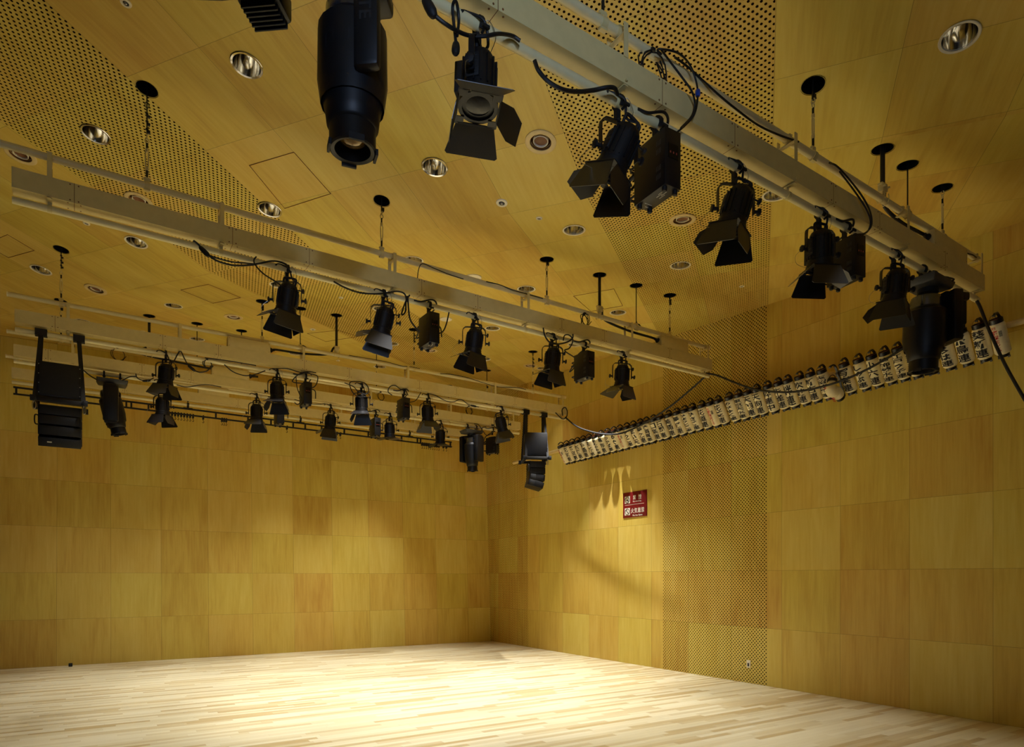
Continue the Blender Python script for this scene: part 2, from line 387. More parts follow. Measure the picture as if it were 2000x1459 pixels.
# access hatches in the plain ceiling: a thin dark joint around a lid
HATCH = [[(487, 323), (574, 297), (646, 378), (556, 407)], [(-30, 477), (17, 503), (67, 489), (15, 458)], [(353, 566), (416, 592), (470, 581), (407, 555)],
    [(1120, 578), (1154, 608), (1216, 597), (1199, 564)], [(600, 651), (636, 667), (700, 657), (660, 645)]]
for hp in HATCH:
    P = [ceil_at(*p) for p in hp]; n = ceil_n(P[0].x, P[0].y); mb = MB()
    mb.tube([p - n * .001 for p in P], .005, 4, closed=True)
    mb.build('access_hatch', M['vent'], ceiling)
for x, y, lab, st in DOWN:
    c = ceil_at(x, y); n = ceil_n(c.x, c.y); t = thing('downlight', lab, 'ceiling light', c, 'round downlights in the ceiling')
    MB().lathe(c, n, [(.132, -.006), (.128, -.009), (.112, -.006), (.110, .006), (.132, .0)], 36, capa=False, capb=False).build('trim_ring', M['chrome'] if y < 460 and x < 1000 else M['cream'], t, fix=False)
    MB().lathe(c, n, [(.111, -.003), (.109, .03), (.098, .075), (.082, .12), (.06, .16)], 36, capa=False, capb=False).build('reflector', M['reflector'], t, fix=False)
    MB().lathe(c, n, [(.066, .158), (.066, .2), (.0, .2)], 24, capa=False, capb=False).build('lamp_holder', M['matt'], t, fix=False)
    MB().ball(c + n * .165, .03).build('lamp', M['cream'], t)
for x, y, lab in VENT:
    c = ceil_at(x, y); n = ceil_n(c.x, c.y); t = thing('air_outlet', lab, 'air vent', c, 'round air outlets in the ceiling')
    MB().lathe(c, n, [(.145, .0), (.145, -.008), (.132, -.014), (.100, -.010), (.096, .02)], 36, capa=False, capb=False).build('trim_ring', M['pole'], t, fix=False)
    MB().lathe(c, n, [(.098, -.004), (.094, .06), (.07, .085), (.0, .085)], 36, capa=False, capb=False).build('cup', M['vent'], t, fix=False)
    MB().lathe(c, n, [(.071, .0), (.066, -.004), (.062, .0), (.062, .02), (.071, .02)], 32, capa=False, capb=False).build('inner_ring', M['cream'], t, fix=False)
    MB().lathe(c, n, [(.062, .014), (.03, .022), (.0, .024)], 24, capa=False, capb=False).build('damper_disc', M['vent'], t, fix=False)
for x, y, r, lab in SPK:
    c = ceil_at(x, y); n = ceil_n(c.x, c.y); t = thing('ceiling_nozzle', lab, 'ceiling fitting', c, 'small white fittings in the ceiling')
    MB().lathe(c, n, [(r, .0), (r * .95, -.008), (r * .55, -.010), (r * .5, -.003), (r * .5, 0)], 24, capa=False, capb=False).build('flange', M['cream'], t, fix=False)
    MB().lathe(c, n, [(r * .52, -.0035), (0, -.0035)], 20, capa=False, capb=False).build('eye', M['hole'], t, fix=False)
    MB().ball(c - n * .006, r * .28).build('tip', M['steel'], t)
for x, y, r, lab in DISC:
    c = ceil_at(x, y); n = ceil_n(c.x, c.y)
    tag(MB().lathe(c, n, [(r, 0), (r, -.008), (r * .94, -.014), (r * .5, -.017), (0, -.018)], 32, capa=False, capb=False).build('ceiling_plate', M['cream'], org=c), lab, 'ceiling plate', 'flat white ceiling plates')
# ================================================================ sign, outlet, floor block
def text_mesh(s, bold=0.0, res=2):
    c = bpy.data.curves.new('t', 'FONT'); c.body = s; c.resolution_u = res; c.offset = bold; c.size = 1
    o = bpy.data.objects.new('t', c); C.objects.link(o); d = bpy.context.evaluated_depsgraph_get(); d.update()
    me = bpy.data.meshes.new_from_object(o.evaluated_get(d)); vs = [v.co.copy() for v in me.vertices]; fs = [tuple(p.vertices) for p in me.polygons]
    bpy.data.objects.remove(o); bpy.data.curves.remove(c); bpy.data.meshes.remove(me)
    return vs, fs
TM = {}
def glyph(s, bold=0.0, res=2):
    if (s, bold) not in TM:
        vs, fs = text_mesh(s, bold, res)
        if vs:
            xs = [v.x for v in vs]; ys = [v.y for v in vs]; bb = (min(xs), max(xs), min(ys), max(ys))
        else: bb = (0, 1, 0, 1)
        TM[(s, bold)] = (vs, fs, bb)
    return TM[(s, bold)]
def put_text(mb, s, fn, x0, x1, y0, y1, bold=0.0, res=2):
    """text stretched to the rectangle; fn maps plane coordinates to space"""
    vs, fs, (a, b, c, d) = glyph(s, bold, res)
    mb.add([fn(x0 + (v.x - a) / (b - a) * (x1 - x0), y0 + (v.y - c) / (d - c) * (y1 - y0)) for v in vs], fs)
sc = V((XR - .001, 9.164, 3.015)); t = thing('no_smoking_sign', 'dark red sign with white no smoking and no flame symbols', 'sign', sc)
MB().box(sc - V((.006, 0, 0)), .012, .644, .48).build('board', M['sign'], t, bevel=.002)
def sg(x, y): return V((XR - .0148, 9.164 - x, 3.015 + y))
mb = MB()
put_text(mb, '禁', sg, -.042, .035, .085, .175, .006); put_text(mb, '煙', sg, .100, .185, .085, .175, .006)
put_text(mb, 'No smoking', sg, -.045, .18, .035, .07, .01)
put_text(mb, '火', sg, -.098, -.018, -.165, -.068, .006); put_text(mb, '気', sg, -.005, .075, -.165, -.068, .006); put_text(mb, '厳', sg, .088, .168, -.165, -.068, .006); put_text(mb, '禁', sg, .180, .258, -.165, -.068, .006)
put_text(mb, 'No live flame', sg, -.05, .21, -.222, -.187, .01)
mb.plate([sg(-.265, -.002), sg(.255, -.002), sg(.255, .003), sg(-.265, .003)], .001)
mb.build('lettering', M['white'], t, fix=False)
for nm, cy in (('no_smoking_symbol', .1), ('no_flame_symbol', -.125)):
    a = MB().plate([sg(-.27, cy - .068), sg(-.125, cy - .068), sg(-.125, cy + .068), sg(-.27, cy + .068)], .002).build(nm, M['white'], t)
    mb = MB(); c0 = sg(-.1975, cy) - V((.003, 0, 0)); R0 = .055
    mb.tube([c0 + V((0, R0 * math.cos(q * PI / 16), R0 * math.sin(q * PI / 16))) for q in range(32)], .005, 6, True)
    mb.tube([c0 + V((0, -R0 * .7, -R0 * .7)), c0 + V((0, R0 * .7, R0 * .7))], .005, 6)
    if cy > 0: mb.box(c0 + V((0, 0, -.012)), .004, .06, .012); mb.tube(smooth_pts([c0 + V((0, -.02, .0)), c0 + V((0, -.026, .015)), c0 + V((0, -.016, .03))]), .003, 6)
    else: mb.plate([c0 + V((0, .025, .02)), c0 + V((0, .004, -.004)), c0 + V((0, .0, .026))], .004); mb.tube([c0 + V((0, .012, .0)), c0 + V((0, -.02, -.03))], .004, 6)
    mb.build('prohibition_ring', M['ink'], a)
oc = V((XR - .001, 6.618, .296)); t = thing('wall_outlet', 'small cream socket plate low on the perforated wall strip', 'power outlet', oc)
MB().box(oc - V((.004, 0, 0)), .008, .07, .12).build('cover_plate', M['cream'], t, bevel=.003)
MB().box(oc - V((.010, 0, .01)), .006, .03, .05).build('socket', M['grey'], t, bevel=.001)
p = hit(138, 1301, (0, 0, 0), (0, 0, 1)); p.y -= .06
t = thing('floor_block', 'small black block standing on the floor against the back wall at left', 'block', p)
MB().box(p + V((0, 0, .03)), .06, .05, .06).build('body', M['matt'], t, bevel=.004)
MB().box(p + V((0, -.027, .03)), .03, .006, .02).build('front_plate', M['grey'], t)
# ================================================================ battens and what carries them
ORD = {1: 'nearest', 2: 'second', 3: 'third', 4: 'fourth', 5: 'farthest'}
STRAP = [-.35, .97, 2.70, 4.46, 6.20, 7.76]
JB = {1: (6.72, 7.43), 2: (6.78, 7.33), 3: (1.60, 2.20), 4: (1.62, 2.22), 5: (1.63, 2.18)}
DROP = .43
for b, (y0, k, zl, xa, xb) in BAT.items():
    o = V((3.6, by(b, 3.6), zl)); t = thing('lighting_batten', f'long cream lighting batten of two pipes and a duct, the {ORD[b]} of five', 'lighting batten', o, 'lighting battens under the ceiling')
    dx = V((1, k, 0)).normalized(); dy = V((-dx.y, dx.x, 0)); R = (dx, dy, V((0, 0, 1)))
    def P(x, z, off=0): return V((x, by(b, x), zl + z)) + dy * off
    MB().cyl(P(xa - .08, DROP), P(xb, DROP), .030, 20).build('upper_pipe', M['beige'], t)
    MB().cyl(P(xa, 0), P(xb, 0), .029, 20).build('lower_pipe', M['beige'], t)
    mb = MB(); mid = P((xa + xb) / 2, .155); mb.box(mid, (xb - xa), .14, .165, R)
    mb.k = 1; x = xa + .42; i = 0
    while x < xb - .2:
        mb.box(P(x, .155), .004, .1412, .1662, R)
        for q in (-.03, .03):
            for h in (-.065, .065):
                mb.cyl(P(x + q, .155 + h, -.0705), P(x + q, .155 + h, -.0725), .006, 8)
        for q in (-.045, .045):
            for h in (-.05, .05): mb.cyl(P(x + q, .072, h), P(x + q, .070, h), .006, 8)
        x += (1.24, .72)[i % 2]; i += 1
    mb.build('cable_duct', [M['beige2'], M['vent']], t)
    for x in STRAP:
        if x < xa + .1: x = xa + .28
        mb = MB()
        for s in (-1, 1): mb.box(P(x, DROP / 2 + .12, .074 * s), .034, .006, DROP - .22, R)
        mb.box(P(x, DROP + .02, 0), .036, .07, .006, R); mb.box(P(x, .06, 0), .034, .15, .006, R)
        mb.lathe(P(x - .017, DROP), dx, [(.033, 0), (.033, .034)], 20); mb.lathe(P(x - .017, 0), dx, [(.032, 0), (.032, .034)], 20)
        mb.box(P(x, .03, 0), .03, .012, .06, R); mb.box(P(x, DROP - .05, 0), .034, .14, .006, R)
        for s in (-1, 1): mb.cyl(P(x, .09, .076 * s), P(x, .09, .086 * s), .008, 8)
        mb.build('hanger_clamp', M['beige2'], t)
    a, c = JB[b]; mb = MB(); mb.box(P((a + c) / 2, .315), c - a, .135, .155, R); mb.k = 1
    for q in (a + .02, c - .02):
        for h in (.26, .37): mb.cyl(P(q, h, -.0675), P(q, h, -.0695), .006, 8)
    mb.build('junction_box', [M['beige2'], M['vent']], t, bevel=.002)
    for x in (xa - .08, xb): MB().lathe(P(x, DROP), dx, [(.031, -.004), (.031, .006)], 16).build('pipe_cap', M['cream'], t)
HL = {'wire': 'taut wire with turnbuckle', 'chain': 'knotted wire with turnbuckle', 'power': 'thick black power cable', 'line': 'thin black control wire'}
cnt = {}
for b, px, py, kind in HANG:
    h = hole_xy(b, px, py); x = h.x; zl = BAT[b][2]; zp = zl + DROP; y = h.y; top = h.z + .05
    cnt[(b, kind)] = cnt.get((b, kind), 0) + 1; nth = ('first', 'second', 'third', 'fourth', 'fifth')[cnt[(b, kind)] - 1]
    t = thing('suspension_wire' if kind in ('wire', 'chain') else ('power_drop' if kind == 'power' else 'control_wire'),
              f'{HL[kind]} to the {ORD[b]} batten, {nth} such from its left end', 'hanging wire', (x, y, zp), 'hangers of the battens')
    def Q(z, dx=0, dy=0): return V((x + dx, y + dy, z))
    if kind in ('wire', 'chain'):
        L = top - zp; z1 = zp + .06; r = .007
        up = z1 + min(.26, L * .5)
        MB().cyl(Q(z1 + .02), Q(z1 + .085), .010, 8).build('lower_stud', M['rubber'], t)
        mb = MB(); a, c = z1 + .085, up
        mb.cyl(Q(a - .01), Q(a + .02), .014, 8); mb.cyl(Q(c - .02), Q(c + .01), .014, 8)
        for s in (-1, 1): mb.tube([Q(a + .01), Q(a + .03, .012 * s), Q(c - .03, .012 * s), Q(c - .01)], .0055, 6)
        mb.build('turnbuckle', M['beige2'], t)
        MB().cyl(Q(up), Q(up + .06), .009, 8).build('upper_stud', M['rubber'], t)
        mb = MB(); z = up + .06
        mb.tube([Q(z + .02 + .022 * math.sin(q * PI / 6), .016 * math.cos(q * PI / 6)) for q in range(12)], .005, 6, True)
        mb.tube([Q(z + .055 + .022 * math.sin(q * PI / 6), 0, .016 * math.cos(q * PI / 6)) for q in range(12)], .005, 6, True)
        mb.build('shackle', M['beige2'], t)
        z += .07
        mb = MB()
        if kind == 'wire':
            mb.cyl(Q(z), Q(top + .1), .008, 8); mb.box(Q(z + .03, .012), .03, .022, .03); mb.box(Q(z + .01, .012), .024, .03, .012)
        else:
            mb.cyl(Q(z), Q(top + .1), .0055, 8)
            n = 3
            for q in range(n):
                zz = z + .03 + q * min(.07, (top - .12 - z) / n); mb.box(Q(zz, .010), .03, .02, .02); mb.ball(Q(zz + .025), .013, 8, 6)
            mb.tube([Q(z + .27 + .026 * math.sin(q * PI / 6), .016 * math.cos(q * PI / 6)) for q in range(12)], .004, 6, True)
        mb.build('steel_rope', M['rubber'], t)
        mb = MB(); mb.box(Q(zp + .045), .045, .02, .05); mb.lathe(Q(zp, -.02), (1, 0, 0), [(.036, 0), (.036, .04)], 20); mb.box(Q(zp - .04), .05, .03, .012); mb.cyl(Q(zp + .06, -.03), Q(zp + .06, .03), .008, 8)
        mb.build('pipe_clamp', M['beige2'], t)
    elif kind == 'power':
        MB().cyl(Q(top + .1), Q(zp + .14), .020, 12).build('flat_cable', M['rubber'], t)
        mb = MB(); mb.box(Q(zp + .1), .07, .05, .07); mb.box(Q(zp + .13), .09, .04, .016); mb.box(Q(zp + .06), .05, .03, .05)
        for s in (-1, 1): mb.cyl(Q(zp + .1, .03 * s, -.02), Q(zp + .1, .03 * s, -.045), .010, 8); mb.tube([Q(zp + .05, .04 * s, -.03), Q(zp, .04 * s, -.036), Q(zp - .04, .04 * s, -.02), Q(zp - .04, .04 * s, .02), Q(zp, .04 * s, .036), Q(zp + .05, .04 * s, .03)], .004, 6)
        mb.build('strain_clamp', M['beige2'], t, bevel=.002)
        sx = 1 if b in (1, 2) else -1; a, c = JB[b]; tx = a - x if sx > 0 else c - x
        pts = smooth_pts([Q(zp + .12), Q(zp + .1, .05 * sx, .01), Q(zp + .0, .13 * sx, .05), Q(zp - .06, tx * .5, .05), Q(zp - .08, tx - .12 * sx, .03), Q(zp - .11, tx - .02 * sx, 0)])
        MB().tube(pts, .016, 10).build('feed_cable', M['rubber'], t)
        MB().lathe(Q(zp - .095, tx - .08 * sx, .01), (sx * .06, 0, -.015), [(.017, 0), (.021, .03), (.036, .05), (.036, .06), (.02, .064)], 16).build('cable_gland', M['matt'], t)
    else:
        MB().cyl(Q(top + .1), Q(zp + .05), .0065, 8).build('steel_line', M['rubber'], t)
        mb = MB(); mb.box(Q(zp + .03), .05, .03, .05); mb.lathe(Q(zp, -.02), (1, 0, 0), [(.034, 0), (.034, .04)], 20); mb.box(Q(zp - .04), .07, .02, .012)
        mb.build('pipe_clamp', M['beige2'], t)
        MB().tube(smooth_pts([Q(zp + .08), Q(zp + .05, .02), Q(zp + .045, .06), Q(zp + .02, .12, .02)]), .008, 8).build('switch_lead', M['rubber'], t)
# ================================================================ stage spotlights
def around(p, d, r, n=14, a0=0.0, a1=2 * PI, ref=None):
    e1, e2 = frame(d, ref); return [V(p) + (e1 * math.cos(a0 + (a1 - a0) * i / n) + e2 * math.sin(a0 + (a1 - a0) * i / n)) * r for i in range(n + 1)]
def hook_clamp(P, h, t, low=.11, sc=1.0):
    """hook over the pipe at P; h runs along the pipe"""
    h = V(h).normalized(); side = V((0, 0, 1)).cross(h)
    mb = MB(); n = 10
    ring = [P + side * (math.sin(a) * .040) + V((0, 0, math.cos(a) * .040)) for a in [(-.75 + 1.7 * i / n) * PI for i in range(n + 1)]]
    for i in range(n):
        a, b = ring[i], ring[i + 1]; c = (a + b) / 2; mb.box(c, .026, .014, (b - a).length * 1.25, (h, h.cross((b - a).normalized()), (b - a).normalized()))
    mb.box(P - V((0, 0, .075)) + side * .012, .03, .03, .07, (h, side, V((0, 0, 1))))
    mb.cyl(P - V((0, 0, .1)), P - V((0, 0, low + .03)), .012, 10)
    mb.cyl(P - V((0, 0, .06)) - side * .03, P - V((0, 0, .045)) - side * .07, .008, 8); mb.box(P - V((0, 0, .05)) - side * .072, .045, .012, .016, (h, side, V((0, 0, 1))))
    return mb.build('hook_clamp', M['matt'], t)
def spotlight(b, x, lab, r=0.0, d=0.0, delta=0.0, doors=(30, 30, 30, 30), yoke=0.0, low=0.0, sc=.89, flip=1):
    P = V((x, by(b, x), BAT[b][2])); t = thing('stage_spotlight', lab, 'stage light', P, f'barn-door spotlights on the {ORD[b]} batten')
    pipe = V((1, BAT[b][1], 0)).normalized()
    roll = yoke + delta                               # delta 0: a wide door toward the viewer's side
    aim = (CAMR * r + CAMF * d + V((0, 0, -1))).normalized()
    h = (CAMR * math.cos(yoke) + CAMF * math.sin(yoke)); h = V((h.x, h.y, 0)).normalized()
    hook_clamp(P, pipe, t, low=.10)
    yt = P - V((0, 0, .125 + low)); pv = yt - V((0, 0, .205 * sc)); hw = .152 * sc
    q = (aim.cross(h)).normalized(); hb = q.cross(aim).normalized()          # body frame: hb sideways, q up-ish, aim
    # yoke: one bent flat bar
    bar = [pv - V((0, 0, .02)), yt - V((0, 0, .05)), yt - V((0, 0, .012)), yt]
    mb = MB(); pts = [pv - h * hw - V((0, 0, .02)), yt - h * hw - V((0, 0, .05)), yt - h * (hw * .86) - V((0, 0, .014)), yt - h * (hw * .6), yt + h * (hw * .6), yt + h * (hw * .86) - V((0, 0, .014)), yt + h * hw - V((0, 0, .05)), pv + h * hw - V((0, 0, .02))]
    pts = smooth_pts(pts, 3); dd = V((0, 0, 1)).cross(h)
    for i in range(len(pts) - 1):
        a, c = pts[i], pts[i + 1]; e = (c - a).normalized(); mb.box((a + c) / 2, .006, .032, (c - a).length * 1.15, (dd.cross(e).normalized(), dd, e))
    mb.build('yoke', M['black'], t)
    for s in (-1, 1):
        mb = MB(); c = pv + h * (hw + .004) * s; mb.cyl(c, c + h * .03 * s, .012, 10)
        mb.lathe(c + h * .028 * s, h * s, [(.014, 0), (.026, .004), (.026, .016), (.012, .02)], 8 if s < 0 else 12); mb.build('tilt_knob', M['matt'], t)
    L = .30 * sc; Rb = .104 * sc
    rear = pv - aim * L * .52; front = pv + aim * L * .48
    mb = MB()
    mb.lathe(rear, aim, [(Rb * .35, -.014), (Rb * .78, -.010), (Rb * .90, .012), (Rb * .90, .05), (Rb, .055), (Rb, L * .80), (Rb * 1.07, L * .82), (Rb * 1.07, L)], 20, ref=hb)
    for i in range(16):                           # cooling ribs
        a = 2 * PI * i / 16; e = hb * math.cos(a) + q * math.sin(a); mb.box(rear + aim * (L * .43) + e * Rb, L * .62, .014, .008, (aim, e, aim.cross(e)))
    body = mb.build('lamp_housing', M['black'], t)
    mb = MB(); c = rear + aim * L * .46 - q * (Rb * .86) * flip; mb.box(c, .125 * sc, .09 * sc, L * .66, (hb, q, aim)); bx_ = mb.build('lamp_base_box', M['matt'], t, bevel=.006)
    MB().plate([c + hb * .03 - q * (.0465 * sc) * flip + aim * .06, c - hb * .03 - q * (.0465 * sc) * flip + aim * .06, c - hb * .03 - q * (.0465 * sc) * flip - aim * .04, c + hb * .03 - q * (.0465 * sc) * flip - aim * .04], .002, q).build('rating_label', M['label'], bx_)
    for s in (-1, 1):
        c2 = rear + aim * L * .42 + hb * (Rb * .99) * s - q * .01
        mb = MB(); mb.box(c2, .016, .075, L * .5, (hb, q, aim))
        for i in range(4): mb.box(c2 + hb * .008 * s + aim * (-.045 + .03 * i), .006, .06, .008, (hb, q, aim))
        sp_ = mb.build('side_vent', M['matt'], t, bevel=.003)
    # rear handle
    mb = MB(); hp = rear - aim * .008
    mb.tube(smooth_pts([hp - hb * .055, hp - hb * .060 - aim * .05, hp - hb * .045 - aim * .074, hp + hb * .045 - aim * .074, hp + hb * .060 - aim * .05, hp + hb * .055], 4), .0105, 8)
    mb.build('rear_handle', M['matt'], t)
    kc = rear + aim * .03 + hb * (Rb * .9) + q * .02; mb = MB(); mb.cyl(kc, kc + hb * .055, .006, 8); mb.lathe(kc + hb * .05, hb, [(.022, 0), (.024, .006), (.024, .016), (.016, .02)], 10); mb.build('focus_knob', M['matt'], t)
    # front: ring, lens, door frame
    MB().lathe(front, aim, [(Rb * .98, -.02), (Rb * 1.16, -.015), (Rb * 1.16, .012), (Rb * .93, .012), (Rb * .93, -.006)], 24, ref=hb, capa=False, capb=False).build('front_ring', M['black'], t, fix=True)
    MB().lathe(front, aim, [(Rb * .94, -.008), (Rb * .7, .0), (Rb * .35, .007), (0, .009)], 24, ref=hb, capa=False, capb=False).build('lens', M['lens'], t)
    e1 = hb * math.cos(roll) + q * math.sin(roll); e2 = aim.cross(e1); hx = Rb * 1.2; bf = front + aim * .016
    mb = MB()
    for s in (-1, 1):
        mb.box(bf + e1 * hx * s, .012, hx * 2, .006, (e1, e2, aim)); mb.box(bf + e2 * hx * s, hx * 2, .012, .006, (e1, e2, aim))
        for s2 in (-1, 1): mb.box(bf + e1 * hx * .82 * s + e2 * hx * .82 * s2, .05, .05, .004, (e1, e2, aim))
    fr_ = mb.build('door_frame', M['black'], t)
    for i, (m, sd) in enumerate(((e1, e2), (e2, -e1), (-e1, -e2), (-e2, e1))):
        if doors[i] is None: continue
        a = math.radians(doors[i]); dr = aim * math.cos(a) + m * math.sin(a); big = i % 2 == 1
        w0, w1, ln = ((.118, .168, .195) if big else (.085, .128, .175)); w0, w1, ln = w0 * sc, w1 * sc, ln * sc
        o = bf + m * hx; nn = dr.cross(sd).normalized()
        if big: poly = [o - sd * w0, o - sd * w1 + dr * (ln - .012), o - sd * (w1 - .012) + dr * ln, o + sd * (w1 - .012) + dr * ln, o + sd * w1 + dr * (ln - .012), o + sd * w0]
        else: poly = [o - sd * w0, o - sd * w1 + dr * ln * .55, o - sd * w1 * .72 + dr * ln, o + sd * w1 * .72 + dr * ln, o + sd * w1 + dr * ln * .55, o + sd * w0]
        dob = MB().plate(poly, .003, nn).build('barn_door', M['barn'], t)
        MB().cyl(o - sd * w0 * .9, o + sd * w0 * .9, .005, 8).build('hinge', M['matt'], dob)
    lp = front + q * Rb * .9 - aim * .02
    sfty = smooth_pts([P + V((0, 0, -.03)), P + CAMR * .05 + V((0, 0, .03)), P + CAMR * .09 + V((0, 0, -.06)), yt + CAMR * .05 + V((0, 0, -.04)), rear + q * .03], 5)
    MB().tube(sfty, .0022, 5).build('safety_wire', M['steel'], t)
    sw2 = smooth_pts([pv - h * hw + V((0, 0, .02)), pv - h * (hw + .10) - V((0, 0, .06)), front - h * (hw + .09), bf + e1 * 0 - h * (hx * 1.1)], 5)
    MB().tube(sw2, .0015, 5).build('door_wire', M['steel'], t)
    cb = smooth_pts([rear + hb * .03 - aim * .005, rear + hb * .02 - aim * .07 + CAMR * .02, yt + CAMR * .05 + V((0, 0, .03)), P + CAMR * .03 + CAMF * -.05 + V((0, 0, -.015)), P + CAMR * -.06 + CAMF * -.05 + V((0, 0, .03)), P - pipe * .12 + V((0, -.03, .0))], 5)
    MB().tube(cb, .008, 8).build('power_lead', M['rubber'], t)
    return t
def ballast(b, x, lab, rot=0.0, sc=1.0, low=0.0):
    P = V((x, by(b, x), BAT[b][2])); t = thing('ballast_box', lab, 'ballast', P, f'ballast boxes on the {ORD[b]} batten')
    pipe = V((1, BAT[b][1], 0)).normalized(); hook_clamp(P, pipe, t, low=.09)
    a = math.radians(rot); e1 = V((math.cos(a), math.sin(a), 0)); e2 = V((-e1.y, e1.x, 0)); e3 = V((0, 0, 1)); R = (e1, e2, e3)
    W, D, H = .125 * sc, .275 * sc, .34 * sc; c = P - V((0, 0, .12 + low + H / 2))
    MB().box(c + e3 * (H / 2 + .012), .06, .16, .02, R).build('mounting_plate', M['matt'], t, bevel=.003)
    bd = MB().box(c, W, D, H, R).build('case', M['black'], t, bevel=.004)
    mb = MB()
    for s, (wx, off) in ((-1, (e1, -W / 2)),):
        for zz in (.10, .05, -.05, -.10):
            for i in range(4): mb.box(c + e1 * (off - .0005) + e2 * (-D * .36 + .012 * i) + e3 * zz * sc, .002, .003, .03 * sc, R)
    mb.build('vent_slots', M['grey'], bd)
    mb = MB(); mb.k = 0
    mb.box(c - e2 * (D / 2 + .001) + e3 * .04, W * .6, .004, .09, R); pn = mb.build('control_panel', M['lens'], bd)
    mb = MB()
    for i in range(3): mb.box(c - e2 * (D / 2 + .004) + e1 * (-.025 + .025 * i) + e3 * .03, .008, .003, .012, R)
    mb.build('indicator', M['red_led'], pn)
    mb = MB()
    for i in range(4): mb.box(c - e3 * (H / 2 + .0005) + e1 * (-.02 + .012 * i) + e2 * (-.06 + .03 * (i % 2)), .004, .05, .001, R)
    mb.box(c - e3 * (H / 2 + .0005) + e2 * .08, .06, .004, .001, R); mb.box(c - e3 * (H / 2 + .0005) + e2 * .11 + e1 * .02, .04, .004, .001, R)
    mb.build('printed_label', M['print'], bd)
    for s in (-1, 1):
        for s2 in (-1, 1):
            MB().lathe(c + e1 * (W / 2 - .022) * s + e2 * (D / 2 - .03) * s2 - e3 * (H / 2), (0, 0, -1), [(.017, 0), (.017, .022), (.012, .028)], 12).build('rubber_foot', M['rubber'], t)
    for zz in (.09, -.10):
        hp = c + e2 * (D / 2) + e3 * zz
        MB().tube(smooth_pts([hp + e1 * .05, hp + e1 * .05 + e2 * .05, hp + e1 * .03 + e2 * .065, hp - e1 * .03 + e2 * .065, hp - e1 * .05 + e2 * .05, hp - e1 * .05], 4), .0075, 8).build('carry_handle', M['matt'], t)
    for i, zz in enumerate((.12, .05)):
        k0 = c + e2 * (D / 2) + e1 * (.03 - .06 * i) + e3 * zz
        MB().lathe(k0, e2, [(.02, 0), (.02, .04), (.014, .05), (.014, .08)], 12).build('plug_connector', M['matt'], t)
    cb = smooth_pts([c + e2 * (D / 2 + .07) + e1 * .03 + e3 * .12, c + e2 * (D / 2 + .13) + e1 * .05 + e3 * .10, c + e2 * (D / 2 + .12) + e1 * .10 + e3 * .24, P + V((.10, .02, .02)), P + V((.02, -.05, .05)), P + V((-.12, -.045, 0)), P + V((-.2, -.035, 0))], 6)
    MB().tube(cb, .009, 8).build('power_lead', M['rubber'], t)
    cb = smooth_pts([c + e2 * (D / 2 + .07) - e1 * .03 + e3 * .05, c + e2 * (D / 2 + .14) - e1 * .02 + e3 * .0, c + e2 * (D / 2 + .16) + e1 * .06 + e3 * .06, c + e2 * (D / 2 + .1) + e1 * .12 + e3 * .16, c + e1 * .16 + e2 * .05 + e3 * .1, c + e1 * .15 - e2 * .02 - e3 * .04], 6)
    MB().tube(cb, .008, 8).build('lamp_lead', M['rubber'], t)
    return t
